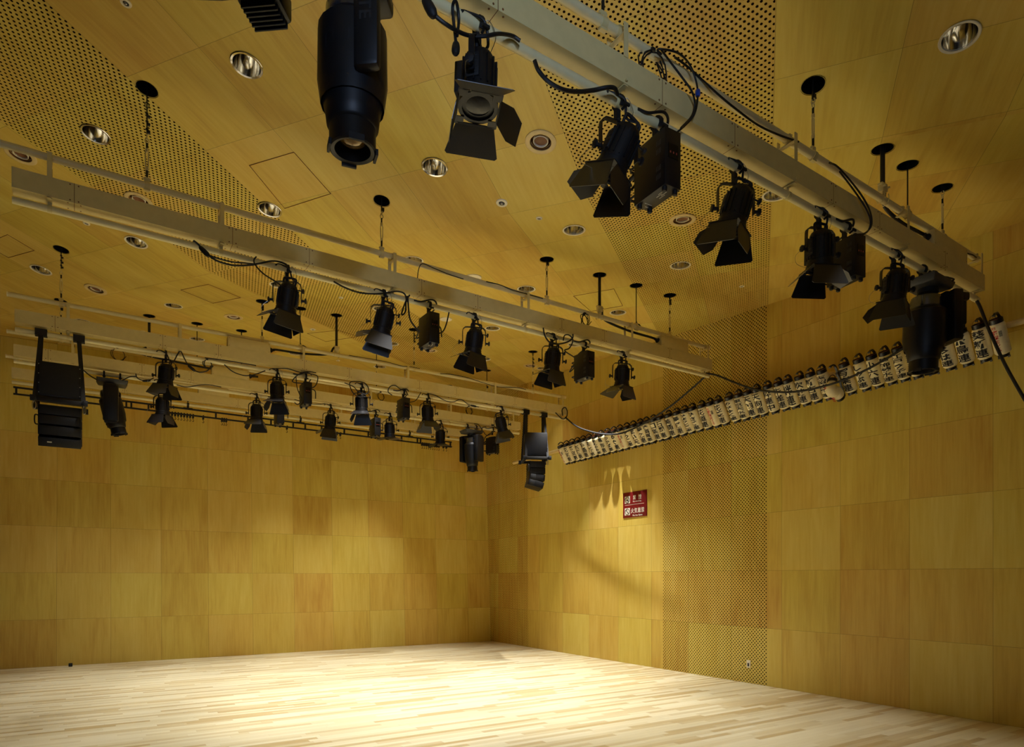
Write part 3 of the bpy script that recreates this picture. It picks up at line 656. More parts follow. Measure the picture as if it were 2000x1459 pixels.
def moving_light(b, x, lab, pan=0.0, tilt=0.0, sc=1.0, low=0.0, base='grey', head_r=.155, arms=None, hx=0.0, piv=.27):
    """base box on the pipe, yoke arms, a head that hangs lens down; pan turns it, tilt swings the head.
    arms: (along, across, width, depth, top, bottom, ribbed, lettered) below the base"""
    P = V((x, by(b, x), BAT[b][2])); t = thing('moving_light', lab, 'moving light', P, 'moving lights on the battens')
    pipe = V((1, BAT[b][1], 0)).normalized(); z = V((0, 0, 1))
    for s in (-1, 1): hook_clamp(P + pipe * .11 * s * sc, pipe, t, low=.07)
    side = V((-pipe.y, pipe.x, 0)); c0 = P - V((0, 0, .125 + low))
    MB().box(c0, .44 * sc, .32 * sc, .07 * sc, (pipe, side, z), taper=.86).build('base', M[base], t, bevel=.015)
    a = math.radians(pan); e1 = V((math.cos(a), math.sin(a), 0)); e2 = V((-e1.y, e1.x, 0))
    y0 = c0 - z * .03 * sc; MB().cyl(y0, y0 - z * .05 * sc, .09 * sc, 20).build('pan_bearing', M['matt'], t)
    hw = (head_r + .05) * sc; arms = arms or [(-.205, 0, .085, .21, 0, .52, True, False), (.205, 0, .085, .21, 0, .52, True, False)]
    lo, hi = min(q[0] - q[2] / 2 for q in arms) * sc, max(q[0] + q[2] / 2 for q in arms) * sc; ym = y0 - z * .08 * sc
    MB().box(ym + e1 * (lo + hi) / 2, hi - lo, .17 * sc, .08 * sc, (e1, e2, z)).build('yoke_bridge', M['black'], t, bevel=.02)
    for ao, ac, aw, ad, at, ab, rib, let in arms:
        ac_ = ym + e1 * ao * sc + e2 * ac * sc
        arm = MB().box(ac_ - z * (at + ab) / 2 * sc, aw * sc, ad * sc, (ab - at + .04) * sc, (e1, e2, z)).build('yoke_arm', M['black'], t, bevel=.02)
        if rib:
            for i in range(6): MB().box(ac_ - z * (ab + .026) * sc + e1 * (-.4 + .16 * i) * aw * sc, .007, ad * .8 * sc, .04 * sc, (e1, e2, z)).build('heat_fin', M['matt'], arm)
        if let:
            mb = MB(); o = ac_ - e2 * (ad / 2 + .001) * sc
            put_text(mb, 'VARI-LITE', lambda u, v: o + e1 * (v * sc) - z * (u * sc), ab - .56, ab - .18, -.028, .028, .02)
            mb.build('raised_lettering', M['ink'], arm, fix=False)
    pv = ym - z * piv * sc + e1 * hx * sc
    k = math.radians(tilt); ax = (-z * math.cos(k) + e2 * math.sin(k)).normalized(); q = e1.cross(ax); r = head_r * sc
    hd = MB().lathe(pv - ax * .27 * sc, ax, [(r * .84, .12 * sc), (r * 1.0, .15 * sc), (r, .16 * sc), (r * 1.02, .36 * sc), (r * .98, .46 * sc), (r * .84, .55 * sc), (r * .80, .60 * sc), (r * .70, .615 * sc)], 32, ref=e1).build('head', M['black'], t, ang=50)
    MB().lathe(pv - ax * .27 * sc, ax, [(r * .45, 0), (r * .72, .015 * sc), (r * .82, .06 * sc), (r * .83, .14 * sc)], 32, ref=e1).build('lamp_barrel', M['gun'], hd)
    for s in (-1, 1):
        for i in range(5):
            an = PI / 2 * s + (-.5 + .25 * i); e = e1 * math.cos(an) + q * math.sin(an); MB().box(pv + ax * .06 * sc + e * r * 1.015, .008, .014, .13 * sc, (e.cross(ax), e, ax)).build('cooling_slot', M['matt'], hd)
    for s in (-1, 1): MB().lathe(pv - ax * .12 * sc, ax, [(r * 1.0, 0), (r * 1.06, .01 * sc), (r * 1.08, .25 * sc), (r * .98, .36 * sc)], 20, ref=q * s, capa=False, capb=False).build('head_cover', M['black'], hd) if s > 0 else None
    sn = pv + ax * .34 * sc
    MB().lathe(sn, ax, [(r * .72, -.03), (r * .72, .10 * sc), (r * .67, .105 * sc), (r * .56, .10 * sc), (r * .52, .03 * sc)], 32, ref=e1, capa=False, capb=False).build('lens_barrel', M['black'], hd)
    MB().lathe(sn, ax, [(r * .53, .03 * sc), (r * .40, .055 * sc), (r * .2, .07 * sc), (0, .075 * sc)], 24, ref=e1, capa=False, capb=False).build('lens', M['amber'], hd)
    for i in range(4):
        e = e1 * math.cos(i * PI / 2 + .5) + q * math.sin(i * PI / 2 + .5); MB().box(sn + ax * .10 * sc + e * r * .72, .07 * sc, .012, .03, (e.cross(ax), e, ax)).build('bezel_clip', M['matt'], hd)
    MB().tube(smooth_pts([c0 + pipe * .1 - side * .1, c0 + pipe * .16 - side * .16 + z * .04, P + pipe * .24 - side * .05, P + pipe * .34 - side * .035 + z * .03], 6), .009, 8).build('power_lead', M['rubber'], t)
    return t
# ================================================================ placing the stage lights
BB = 'black barn-door spotlight '
spotlight(1, bx(1, 935, 55), BB + 'nearest the big moving light, round lens facing the camera', r=-.02, d=-.10, delta=-.2, doors=(45, 58, 12, 70), yoke=1.35)
spotlight(1, bx(1, 1208, 195), BB + 'leaning left beside the nearest ballast box', r=-.46, d=.02, delta=.75, doors=(12, 4, 50, 20), yoke=.5)
spotlight(1, bx(1, 1437, 320), BB + 'third along the nearest batten, two doors open like wings', r=-.30, d=.0, delta=.75, doors=(12, 8, 42, 20), yoke=.15)
spotlight(1, bx(1, 1602, 412), BB + 'with one wide door facing the camera, right on the nearest batten', r=.0, d=.04, delta=-.08, doors=(46, 16, 46, 20), yoke=.3)
spotlight(1, bx(1, 1748, 497), BB + 'just left of the right moving light on the nearest batten', r=-.10, d=.02, delta=.75, doors=(10, 12, 46, 30), yoke=.1)
spotlight(2, bx(2, 561, 520), BB + 'farthest left on the second batten', r=-.14, d=.0, delta=-.7, doors=(10, 14, 58, 12), yoke=.15)
spotlight(2, bx(2, 749, 570), BB + 'second from the left on the second batten', r=-.24, d=.0, delta=-.3, doors=(12, 20, 62, 12), yoke=.2)
spotlight(2, bx(2, 926, 615), BB + 'right of the left ballast box on the second batten', r=-.14, d=.02, delta=-.65, doors=(10, 10, 58, 12), yoke=.2)
spotlight(2, bx(2, 1079, 658), BB + 'left of the right ballast box on the second batten', r=-.10, d=.02, delta=-.6, doors=(10, 10, 58, 12), yoke=.2)
spotlight(2, bx(2, 1215, 690), BB + 'at the right end of the second batten', r=-.05, d=.02, delta=-.75, doors=(10, 12, 46, 60), yoke=.2)
spotlight(3, bx(3, 324, 680), BB + 'nearest the left loudspeaker, above another spotlight', r=-.08, d=.0, delta=.12, doors=(18, 26, 30, 26), yoke=.1)
spotlight(3, bx(3, 541, 722), BB + 'in the middle of the third batten, left of a ballast box', r=.02, d=-.05, delta=-.1, doors=(22, 60, 26, 14), yoke=.1)
spotlight(3, bx(3, 706, 750), BB + 'on the third batten under a tangle of cable', r=.02, d=-.05, delta=-.1, doors=(22, 58, 26, 14), yoke=.1)
spotlight(3, bx(3, 835, 775), BB + 'right of the right ballast box on the third batten', r=.04, d=.0, delta=-.5, doors=(30, 40, 22, 30), yoke=-.1)
spotlight(3, bx(3, 979, 797), BB + 'next to the right loudspeaker, leaning right', r=.24, d=.05, delta=-.2, doors=(25, 22, 25, 28), yoke=-.2)
spotlight(4, bx(4, 317, 745), BB + 'farthest left on the fourth batten, below another spotlight', r=.0, d=.0, delta=.15, doors=(18, 26, 30, 26), yoke=.1, low=.1)
spotlight(4, bx(4, 501, 775), BB + 'with a pale front door, left part of the fourth batten', r=.0, d=-.05, delta=-.1, doors=(22, 46, 26, 20), yoke=.1)
spotlight(4, bx(4, 645, 790), BB + 'in the middle of the fourth batten, one small door catching light', r=-.10, d=.0, delta=-.2, doors=(22, 14, 56, 24), yoke=.1)
spotlight(4, bx(4, 761, 806), BB + 'with doors folded wide open, middle of the fourth batten', r=.02, d=.1, delta=.3, doors=(70, 84, 78, 86), yoke=.1)
spotlight(4, bx(4, 860, 825), BB + 'with doors wide open, left of the moving light before the corner', r=-.02, d=.1, delta=.2, doors=(72, 80, 60, 86), yoke=.1)
KB_ = 'black ballast box '
ballast(1, bx(1, 1283, 240), KB_ + 'nearest the camera, right of a leaning spotlight', rot=-2, sc=1.06)
ballast(1, bx(1, 1652, 440), KB_ + 'right on the nearest batten, behind a wide barn door', rot=-8)
ballast(2, bx(2, 838, 595), KB_ + 'on the second batten, beside a cable loop', rot=2)
ballast(2, bx(2, 1141, 670), KB_ + 'toward the right end of the second batten', rot=2)
ballast(3, bx(3, 597, 735), KB_ + 'ringed by cable loops, middle of the third batten', rot=0)
ballast(3, bx(3, 788, 765), KB_ + 'on the third batten between two spotlights at right', rot=0)
ballast(4, bx(4, 545, 785), KB_ + 'half hidden behind a lit barn door, fourth batten', rot=0)
ballast(4, bx(4, 733, 803), KB_ + 'on the fourth batten, under a grey barn door', rot=0)
ballast(4, bx(4, 962, 840), KB_ + 'at the right end of the fourth batten', rot=25, low=.06)
moving_light(1, 1.01, 'big black moving light in close-up at the top, lens pointing down', pan=-38, tilt=0, head_r=.15,
    arms=[(.12, -.15, .115, .06, 0, .43, False, True), (-.05, .19, .115, .06, 0, .38, False, False)], base='black', low=-.03)
moving_light(1, .52, 'black moving light cut by the top edge, only its ribbed arm in view', pan=52, tilt=90, head_r=.10, piv=.06,
    arms=[(.2, 0, .16, .2, 0, .075, True, False), (.02, 0, .1, .17, 0, .0, False, False)], base='black')
moving_light(1, bx(1, 1812, 535), 'black moving light with grey base at the right end of the nearest batten', pan=-25, tilt=3, head_r=.172, hx=-.03,
    arms=[(.32, .05, .12, .2, 0, .24, True, False), (.17, -.06, .10, .26, 0, .44, False, False)])
moving_light(4, bx(4, 219, 731), 'black moving light beside the left loudspeaker, head leaning right', pan=84, tilt=-13, head_r=.15)
moving_light(4, bx(4, 921, 833), 'black moving light before the room corner, on the fourth batten', pan=-62, tilt=5, head_r=.15, arms=[(.19, 0, .09, .26, 0, .5, False, False), (-.19, 0, .09, .26, 0, .5, False, False)])
# ================================================================ loudspeakers
def speaker(xa, xb, rot, lab):
    b = 3; xm = (xa + xb) / 2; P0 = V((xm, by(b, xm), BAT[b][2])); t = thing('hanging_loudspeaker', lab, 'loudspeaker', P0, 'loudspeakers on the third batten')
    a = math.radians(rot); e1 = V((math.cos(a), math.sin(a), 0)); e2 = V((-e1.y, e1.x, 0)); z = V((0, 0, 1)); R = (e1, e2, z)
    W, D = .46, .42; tray = P0 - z * .90
    for s, x in ((-1, xa), (1, xb)):
        p = V((x, by(b, x), BAT[b][2])); mb = MB(); mb.box(p + z * .005, .13, .09, .085); mb.cyl(p - z * .03 - e2 * .05, p - z * .03 + e2 * .05, .012, 8)
        cr = sorted([tray + e1 * (W / 2 + .03) * s1 + e2 * (D / 2) * s2 for s1 in (-1, 1) for s2 in (-1, 1)], key=lambda v: v.x)
        cr = sorted(cr[:2] if s < 0 else cr[2:], key=lambda v: v.y)
        for s2, q in zip((-1, 1), cr):
            st = p - z * .02 + V((0, .03 * s2, 0)); d = (q - st); e = d.normalized(); g = V((1, 0, 0)).cross(e).normalized(); mb.box((st + q) / 2, .05, .014, d.length, (g.cross(e), g, e))
        mb.build('hanging_bracket', M['matt'], t)
    mb = MB()
    for s in (-1, 1): mb.box(tray + e1 * (W / 2 + .03) * s, .04, D + .12, .05, R); mb.box(tray + e2 * (D / 2) * s, W + .1, .04, .05, R)
    for s in (-1, 1):
        for s2 in (-1, 1): mb.box(tray + e1 * (W / 2 + .05) * s + e2 * (D / 2 + .04) * s2, .05, .05, .07, R)
    mb.build('tray', M['matt'], t, bevel=.004)
    c = tray + z * .27; sub = MB().box(c, W, D, .44, R).build('subwoofer', M['black'], t, bevel=.008)
    MB().box(c - e2 * (D / 2 + .003), W - .05, .006, .40, R).build('grille', M['matt'], sub, bevel=.002)
    mb = MB()
    for i in range(4):
        for s in (-1, 1): mb.cyl(c + e1 * (W / 2 - .012) * s - e2 * (D / 2) + z * (-.18 + .12 * i), c + e1 * (W / 2 - .012) * s - e2 * (D / 2 + .004) + z * (-.18 + .12 * i), .006, 8)
    mb.build('corner_screws', M['steel'], sub)
    for s in (-1, 1):
        k = tray + e1 * (W / 2 + .035) * s - e2 * (D / 2) - z * .02; mb = MB()
        mb.tube([k + e1 * (.018 * math.cos(q * PI / 8)) + z * (-.06 + .05 * math.sin(q * PI / 8)) for q in range(16)], .007, 6, True); mb.cyl(k + z * .02, k - z * .015, .009, 8)
        mb.build('snap_hook', M['steel'], t)
    top = tray - z * .05; pos = top + e2 * (-.02); ang = 0.0
    for i in range(4):
        k = math.radians(ang); d = (-z * math.cos(k) + e2 * math.sin(k)); n = (-e2 * math.cos(k) - z * math.sin(k)); cc = pos + d * .062; RR = (e1, n, d)
        cab = MB().box(cc - n * .0, W, .30, .118, RR, taper=1.0).build('array_cabinet', M['black'], t, bevel=.006)
        MB().box(cc + n * .151, W - .05, .006, .095, RR).build('grille', M['matt'], cab, bevel=.002)
        for s in (-1, 1): MB().box(cc + e1 * (W / 2 + .004) * s - n * .08, .008, .10, .10, RR).build('side_bracket', M['matt'], cab, bevel=.002)
        if i == 3: MB().box(cc + n * .156 - e1 * .11, .05, .004, .014, RR).build('badge', M['print'], cab)
        pos = pos + d * .124; ang += (0, 6, 10, 12)[i]
    hp = tray - z * .14 + e2 * .16 + e1 * (-W / 2)
    MB().tube(smooth_pts([hp, hp - e1 * .05 + z * .01, hp - e1 * .05 - z * .10, hp - z * .11], 5), .008, 8).build('rear_handle', M['matt'], t)
speaker(-.64, -.23, 0, 'black loudspeaker stack hanging at the far left, seen square from the front')
speaker(6.92, 7.34, 65 - 0, 'black loudspeaker stack hanging at right before the room corner, its lower boxes curving')
# ================================================================ curtain track on the farthest batten
b = 5; zt5 = BAT[5][2] - .085; xa, xb = -1.25, 7.2
t = thing('curtain_track', 'long black ladder-like curtain track clamped under the farthest batten', 'curtain track', (3, by(5, 3), zt5), None)
def T5(x, z, o=0): return V((x, by(5, x) + o, zt5 + z))
for z in (0, -.115): MB().box((T5(xa, z) + T5(xb, z)) / 2, xb - xa, .035, .026, (V((1, .012, 0)), V((-.012, 1, 0)), V((0, 0, 1)))).build('rail', M['matt'], t)
for x in [xa + .04, .42, .50, .78, 1.95, 2.55, 3.0, 3.15, 3.45, 3.7, 4.05, 4.55, 5.1, 5.5, 5.9, 6.3, 6.38, 6.9, xb - .03]:
    MB().box(T5(x, -.057), .03, .03, .12).build('rung', M['matt'], t)
for x in (-.75, 1.45, 3.6, 6.1):
    mb = MB(); mb.box(T5(x, .045), .035, .04, .09); mb.box(T5(x, .012), .16, .045, .02); mb.lathe(T5(x - .02, .085), (1, 0, 0), [(.038, 0), (.038, .04)], 16); mb.cyl(T5(x, .13), T5(x, .15), .012, 8)
    mb.build('track_clamp', M['matt'], t)
RUN = [1.02 + .052 * i for i in range(11)] + [1.72, 2.06, 2.10, 2.14, 3.32, 4.38, 4.46] + [6.42 + .055 * i for i in range(9)] + [6.98, 7.06]
for i, x in enumerate(RUN):
    g = ('cluster of eleven at left' if i < 11 else 'loose ones in between' if i < 18 else 'cluster at the right end')
    lab = 'black hooked curtain runner on the track, one of the ' + g
    p = T5(x, -.13); r = thing('curtain_runner', lab, 'curtain runner', p, 'curtain runners, ' + g)
    mb = MB(); mb.box(p + V((0, 0, -.02)), .032, .05, .03)
    for s in (-1, 1): mb.cyl(p + V((-.012, .032 * s, .02)), p + V((.012, .032 * s, .02)), .018, 12); mb.box(p + V((0, .028 * s, -.0)), .02, .008, .05)
    mb.build('carriage', M['matt'], r)
    MB().tube(smooth_pts([p + V((0, 0, -.03)), p + V((0, 0, -.06)), p + V((.014, 0, -.085)), p + V((0, 0, -.105)), p + V((-.014, 0, -.09))], 4), .005, 6).build('hook', M['matt'], r)
# ================================================================ the row of paper lanterns on the right wall
mb = MB(); PZ, PX = 4.362, 8.285
mb.cyl((PX, 1.2, PZ + .006), (PX, 13.05, PZ - .018), .034, 20)
ob = mb.build('lantern_pole', M['pole'], org=(PX, 7, PZ)); tag(ob, 'pale horizontal pole along the right wall that carries the lanterns', 'pole')
for y in (1.6, 5.3, 9.0, 12.7):
    mb = MB(); mb.box((8.41, y, PZ - .03), .21, .03, .03); mb.box((8.517, y, PZ - .03), .01, .08, .12); mb.box((PX, y, PZ - .03), .09, .04, .012)
    mb.build('wall_bracket', M['beige2'], ob)
NAMES = ['R', '花友連', '阿波連', '太鼓連', '手踊連', 'はこ介連', 'まえのめ連', '葛飾連', 'わかば連', 'めぐ連', 'R', 'やっこ連', 'まい天', '舞之連', '蜂須賀連', '口楽連', '石岡連', '美踊連', '舞蝶連',
    'ひょっとこ連', 'ひさご連', '花道連', 'R', '花菱連', 'のびゆく連', '東京天水連', '天翔連', '天狗連', '粋連中', '朱雀連', '絆連', '吹鼓連', '新吉連', '志留波阿連', '写楽連', 'しのぶ連', '小六連', '葛飾菊水連', '江戸っ子連',
    '江戸浮連', '浮連', 'いろは連', '飛鳥連', '葵新連', 'R']
LX = [1095.1, 1106.1, 1116.9, 1127.3, 1138.5, 1149.8, 1161.9, 1173.2, 1186.2, 1198.4, 1210.5, 1223.8, 1236.5, 1250, 1262, 1276, 1289, 1305.5, 1321.7, 1337, 1352, 1370.3, 1386.5, 1402.4, 1424, 1442.4, 1460, 1477.6,
    1499.3, 1520, 1538.5, 1561.5, 1583, 1605, 1649, 1677, 1702.4, 1727.6, 1753, 1779, 1809, 1843, 1876, 1912, 1946]
NW = ('', 'first', 'second', 'third', 'fourth', 'fifth', 'sixth', 'seventh', 'eighth', 'ninth', 'tenth')
def nth(i):
    tens = ('', '', 'twenty', 'thirty', 'forty'); ones = ('', 'first', 'second', 'third', 'fourth', 'fifth', 'sixth', 'seventh', 'eighth', 'ninth')
    if i <= 10: return NW[i]
    if i < 20: return ('eleventh', 'twelfth', 'thirteenth', 'fourteenth', 'fifteenth', 'sixteenth', 'seventeenth', 'eighteenth', 'nineteenth')[i - 11]
    return tens[i // 10] + ('-' + ones[i % 10] if i % 10 else '') if i % 10 else {20: 'twentieth', 30: 'thirtieth', 40: 'fortieth'}[i]
def cyl_text(T, a, n, tdir, r, items, name, m, parent):
    """items: (string, angle-width centre, half width, z0, z1, bold) laid on the lantern body, measured down from the top cap"""
    mb = MB()
    for s, c, hw, z0, z1, bold in items:
        vs, fs, (x0, x1, y0, y1) = glyph(s, bold, 1)
        bm = bmesh.new(); bv = [bm.verts.new(V((c - hw + (v.x - x0) / (x1 - x0) * 2 * hw, z1 + (v.y - y0) / (y1 - y0) * (z0 - z1), 0))) for v in vs]
        for f in fs:
            try: bm.faces.new([bv[i] for i in f])
            except ValueError: pass
        for k in range(-3, 4):
            bmesh.ops.bisect_plane(bm, geom=bm.verts[:] + bm.edges[:] + bm.faces[:], plane_co=(k * .018, 0, 0), plane_no=(1, 0, 0))
        bm.verts.index_update()
        mb.add([T - a * v.co.y + (n * math.cos(v.co.x / r) + tdir * math.sin(v.co.x / r)) * (r + .0025) for v in bm.verts], [tuple(v.index for v in f.verts) for f in bm.faces]); bm.free()
    return mb.build(name, m, parent, fix=False)
def lantern(i):
    px = LX[i]; py = 873.5 + (px - 1095) * (639 - 873.5) / (1912.5 - 1095); T = hit(px, py, (8.12, 0, 0), (1, 0, 0)); y = T.y
    rnd = random.Random(i); k = math.radians(30 + rnd.uniform(-2, 2)); a = V((-math.sin(k), 0, math.cos(k))); w = V((math.cos(k), 0, math.sin(k))); n = -w; td = V((0, -1, 0))
    nm = NAMES[i]; red = nm == 'R'
    if i == 0: lab = 'red-lettered cream paper lantern at the left end of the row'
    elif i == 44: lab = 'red-lettered cream paper lantern at the right end of the row'
    elif red: lab = f'cream paper lantern with red characters among black ones, {nth(i + 1)} from the left end'
    elif i in (39, 40, 41): lab = 'cream paper lantern behind the right moving light, ' + ('left', 'middle', 'right')[i - 39] + ' of three'
    elif i >= 34: lab = f'cream paper lantern with bold black characters, {nth(45 - i)} from the right end of the row'
    else: lab = f'cream paper lantern with bold black characters, {nth(i + 1)} from the left end of the row'
    t = thing('paper_lantern', lab, 'lantern', T, 'paper lanterns on the wall pole')
    L = .37; rb = .076; B = T - a * L
    MB().lathe(T, a, [(.056, -.008), (.065, -.008), (.065, .038), (.058, .038)], 20, capa=False, capb=False).build('top_ring', M['cap'], t)
    MB().lathe(T, a, [(.057, .030), (.0, .026)], 20, capa=False, capb=False).build('ring_lining', M['capin'], t, fix=False)
    prof = [(.046, -L + .02), (.060, -L + .024), (.071, -L + .038)]; zz = -L + .045
    while zz < -.045: prof += [(rb, zz), (rb - .0012, zz + .006)]; zz += .012
    prof += [(.074, -.03), (.066, -.012), (.058, -.003)]
    MB().lathe(T, a, prof, 28, capa=False, capb=False).build('paper_body', M['paper'], t, ang=60)
    mb = MB(); mb.lathe(B, a, [(.0, -.012), (.046, -.012), (.054, -.008), (.054, .022), (.046, .022)], 20, capa=False, capb=False)
    for s in (-1, 1): mb.box(B - a * .018 + td * .045 * s, .02, .02, .02, (w, td, a))
    mb.build('bottom_ring', M['cap'], t)
    hk = [T + td * (.058 * math.cos(q * PI / 8)) + a * (.03 + .058 * math.sin(q * PI / 8)) for q in range(9)]
    MB().tube(hk, .0022, 6).build('wire_handle', M['cap'], t)
    mb = MB(); pts = smooth_pts([B - a * .014, B - a * .016 + w * .06, B + a * .0 + w * .094, B + a * .12 + w * .096, T + a * .0 + w * .098, T + a * .055 + w * .085, T + a * .088 + w * .05, T + a * .088 + w * .01, T + a * .075 - w * .03], 4)
    for p, q in zip(pts, pts[1:]): e = (q - p).normalized(); mb.box((p + q) / 2, .014, .026, (q - p).length * 1.15, (e.cross(td), td, e))
    mb.cyl(T + a * .085 + w * .0, T + a * .05 + w * .0, .003, 6)
    mb.build('bow_frame', M['cap'], t)
    if red:
        it = [('東京', -.012, .022, .03, .062, .01)]
        for j, ch in enumerate('高円寺'): it.append((ch, -.030, .016, .07 + .055 * j, .12 + .055 * j, .02))
        for j, ch in enumerate('阿波おどり'): it.append((ch, .002, .017, .072 + .05 * j, .118 + .05 * j, .02))
        cyl_text(T, a, n, td, rb, it, 'red_lettering', M['red'], t)
        mb = MB(); q0 = [(.028, .085), (.05, .085), (.05, .145), (.028, .145)]
        mb.tube([T - a * v + (n * math.cos(u / rb) + td * math.sin(u / rb)) * (rb + .002) for u, v in q0], .002, 4, True)
        ob = mb.build('seal_frame', M['ink'], t)
        cyl_text(T, a, n, td, rb, [('振', .039, .007, .089, .106, .01), ('興', .039, .007, .108, .125, .01), ('会', .039, .007, .127, .142, .01)], 'seal_lettering', M['ink'], ob)
    else:
        m = len(nm); z0, z1 = .022, L - .045; it = []
        for j, ch in enumerate(nm):
            h = (z1 - z0) / m; kana = ord(ch) < 0x3100; hw = .052 if kana else .067
            it.append((ch, -.004, hw, z0 + h * j + .002, z0 + h * (j + 1) - .003, .042 if kana else .018))
        cyl_text(T, a, n, td, rb, it, 'brush_lettering', M['ink'], t)
for i in range(45): lantern(i)
# the lantern that slipped off its bow, and the empty bow
T = hit(1625, 746, (8.06, 0, 0), (1, 0, 0)); B = hit(1641, 775, (8.2, 0, 0), (1, 0, 0)); B.y = T.y - .02
t = thing('paper_lantern', 'rounder cream paper lantern slipped off its bow, sagging beside the empty bow', 'lantern', T)
a0 = (T - B).normalized(); N_ = 14; cv = smooth_pts([T, T - V((.02, 0, .12)), (T + B) / 2 + V((.0, 0, -.035)), B + V((-.03, 0, .02)), B], 4); mb = MB(); ring = []
n_ = len(cv)
for i, p in enumerate(cv):
    d = (cv[min(i + 1, n_ - 1)] - cv[max(i - 1, 0)]).normalized(); e1, e2 = frame(d, (0, 1, 0)); u = i / (n_ - 1); r = .046 + .030 * math.sin(PI * min(1, max(0, u))) ** .6 + (.0012 if i % 2 else 0)
    ring.append([p + (e1 * math.cos(2 * PI * k / 24) + e2 * math.sin(2 * PI * k / 24)) * r for k in range(24)])
mb.add([q for rr in ring for q in rr], [(i * 24 + k, i * 24 + (k + 1) % 24, (i + 1) * 24 + (k + 1) % 24, (i + 1) * 24 + k) for i in range(n_ - 1) for k in range(24)])
mb.build('paper_body', M['paper'], t, ang=60)
MB().lathe(T, (cv[0] - cv[1]), [(.0, 0), (.062, 0), (.062, .034), (.056, .034), (.0, .03)], 20).build('top_ring', M['cap'], t)
MB().lathe(B, (cv[-1] - cv[-2]), [(.0, 0), (.054, 0), (.054, .034), (.0, .034)], 20).build('bottom_ring', M['cap'], t)
MB().tube([T + V((0, .045 * math.cos(q * PI / 8), .035 + .055 * math.sin(q * PI / 8))) for q in range(9)], .005, 6).build('wire_handle', M['cap'], t)
mb = MB(); mc = cv[n_ // 2]
for j in range(6):
    p = cv[3 + 2 * j]; d = (cv[4 + 2 * j] - cv[2 + 2 * j]).normalized(); e1, e2 = frame(d, (0, 1, 0)); nrm = V((-1, .25, -.3)); nrm = (nrm - d * nrm.dot(d)).normalized(); sd = d.cross(nrm)
    put_text(mb, '高円寺阿波踊'[j], lambda u, v, p=p, d=d, nrm=nrm, sd=sd: p + nrm * .0945 + sd * u - d * v, -.02, .02, -.014, .014, .02)
mb.build('red_lettering', M['red'], t, fix=False)
k = math.radians(30); a = V((-math.sin(k), 0, math.cos(k))); w = V((math.cos(k), 0, math.sin(k))); td = V((0, -1, 0))
pb = hit(1649, 772, (8.32, 0, 0), (1, 0, 0)); o = thing('empty_bow', 'empty black lantern bow in the gap of the lantern row', 'lantern bow', pb)
mb = MB(); pts = smooth_pts([pb - w * .06 - a * .0, pb - w * .02 - a * .01, pb + a * .01, pb + a * .14, pb + a * .35, pb + a * .415 - w * .02, pb + a * .44 - w * .06, pb + a * .44 - w * .10, pb + a * .43 - w * .13], 4)
for p, q in zip(pts, pts[1:]): e = (q - p).normalized(); mb.box((p + q) / 2, .016, .028, (q - p).length * 1.15, (e.cross(td), td, e))
mb.build('bow_frame', M['cap'], o)
MB().box(pb + a * .29 + w * .015, .05, .05, .06, (w, td, a)).build('pole_hook', M['cap'], o, bevel=.004)
# ================================================================ loose cables
def cable(lab, pts, b=None, x=None, off=-.05, r=.009, plug=None, group=None, tape=None, n=6):
    """pts are picture points read on the plane of batten b (or on the plane at x)"""
    P = [bl(b, px, py, off + .02 * math.sin(i * 1.7)) if b else hit(px, py, (x, 0, 0), (1, 0, 0)) for i, (px, py) in enumerate(pts)]
    P = smooth_pts(P, n); t = thing('cable', lab, 'cable', P[len(P) // 2], group)
    MB().tube(P, r, 8).build('sheath', M['rubber'], t)
    for q, kind in (plug or []):
        i = min(len(P) - 2, max(1, int(q * (len(P) - 1)))); d = (P[i + 1] - P[i - 1]).normalized(); c = P[i]
        if kind == 'plug': MB().lathe(c - d * .06, d, [(r, 0), (r * 2.2, .015), (r * 2.6, .05), (r * 2.6, .09), (r * 2.0, .11), (r, .12)], 12).build('plug', M['matt'], t)
        else: MB().lathe(c - d * .03, d, [(r * 1.6, 0), (r * 2.6, .01), (r * 2.6, .05), (r * 1.6, .06)], 10).build('tape_wrap', M['blue'], t)
    return t
def coil(lab, c, r, n, b, tilt=.3, rad=.005):
    P0 = bl(b, *c, -.02); pts = []
    for i in range(n * 16 + 1):
        a = 2 * PI * i / 16; q = i / 16; pts.append(P0 + V((math.cos(a) * r * (1 - .1 * (q % 2)) + .012 * q, .03 * math.sin(a + q) + .006 * q, math.sin(a) * r)))
    t = thing('cable_coil', lab, 'cable', P0); MB().tube(pts, rad, 6).build('sheath', M['rubber'], t); MB().box(P0 + V((.0, 0, r)), .03, .05, .02).build('tie', M['matt'], t); return t
G = 'loose cables on the battens'
cable('thick black cable drooping past lanterns from third batten to second batten', [(1104, 815), (1125, 832), (1150, 842), (1180, 848), (1210, 847), (1240, 836), (1270, 820), (1310, 793), (1350, 760), (1379, 734)], x=7.84, r=.015)
cable('black leads drooping across the lanterns from second batten to nearest batten', [(1379, 729), (1400, 733), (1440, 749), (1478, 761), (1530, 766), (1575, 762), (1640, 745), (1700, 718), (1760, 683), (1820, 640), (1868, 600), (1886, 582)], x=7.84, r=.014)
cable('thick black cable slanting down to the right edge over the red lantern', [(1884, 580), (1898, 579), (1912, 595), (1932, 645), (1962, 710), (2000, 778), (2030, 826)], x=7.80, r=.016)
cable('black cable bundle wrapped around the right end of the third batten duct', [(1085, 806), (1098, 818), (1106, 815), (1108, 804), (1104, 796), (1098, 800), (1099, 812)], b=3, off=-.09, r=.010)
cable('black cable with a big plug at the left of the second batten', [(378, 470), (388, 478), (402, 494), (425, 510), (455, 518), (485, 518), (505, 515), (530, 510), (548, 512), (560, 517)], b=2, plug=[(.22, 'plug')], r=.009)
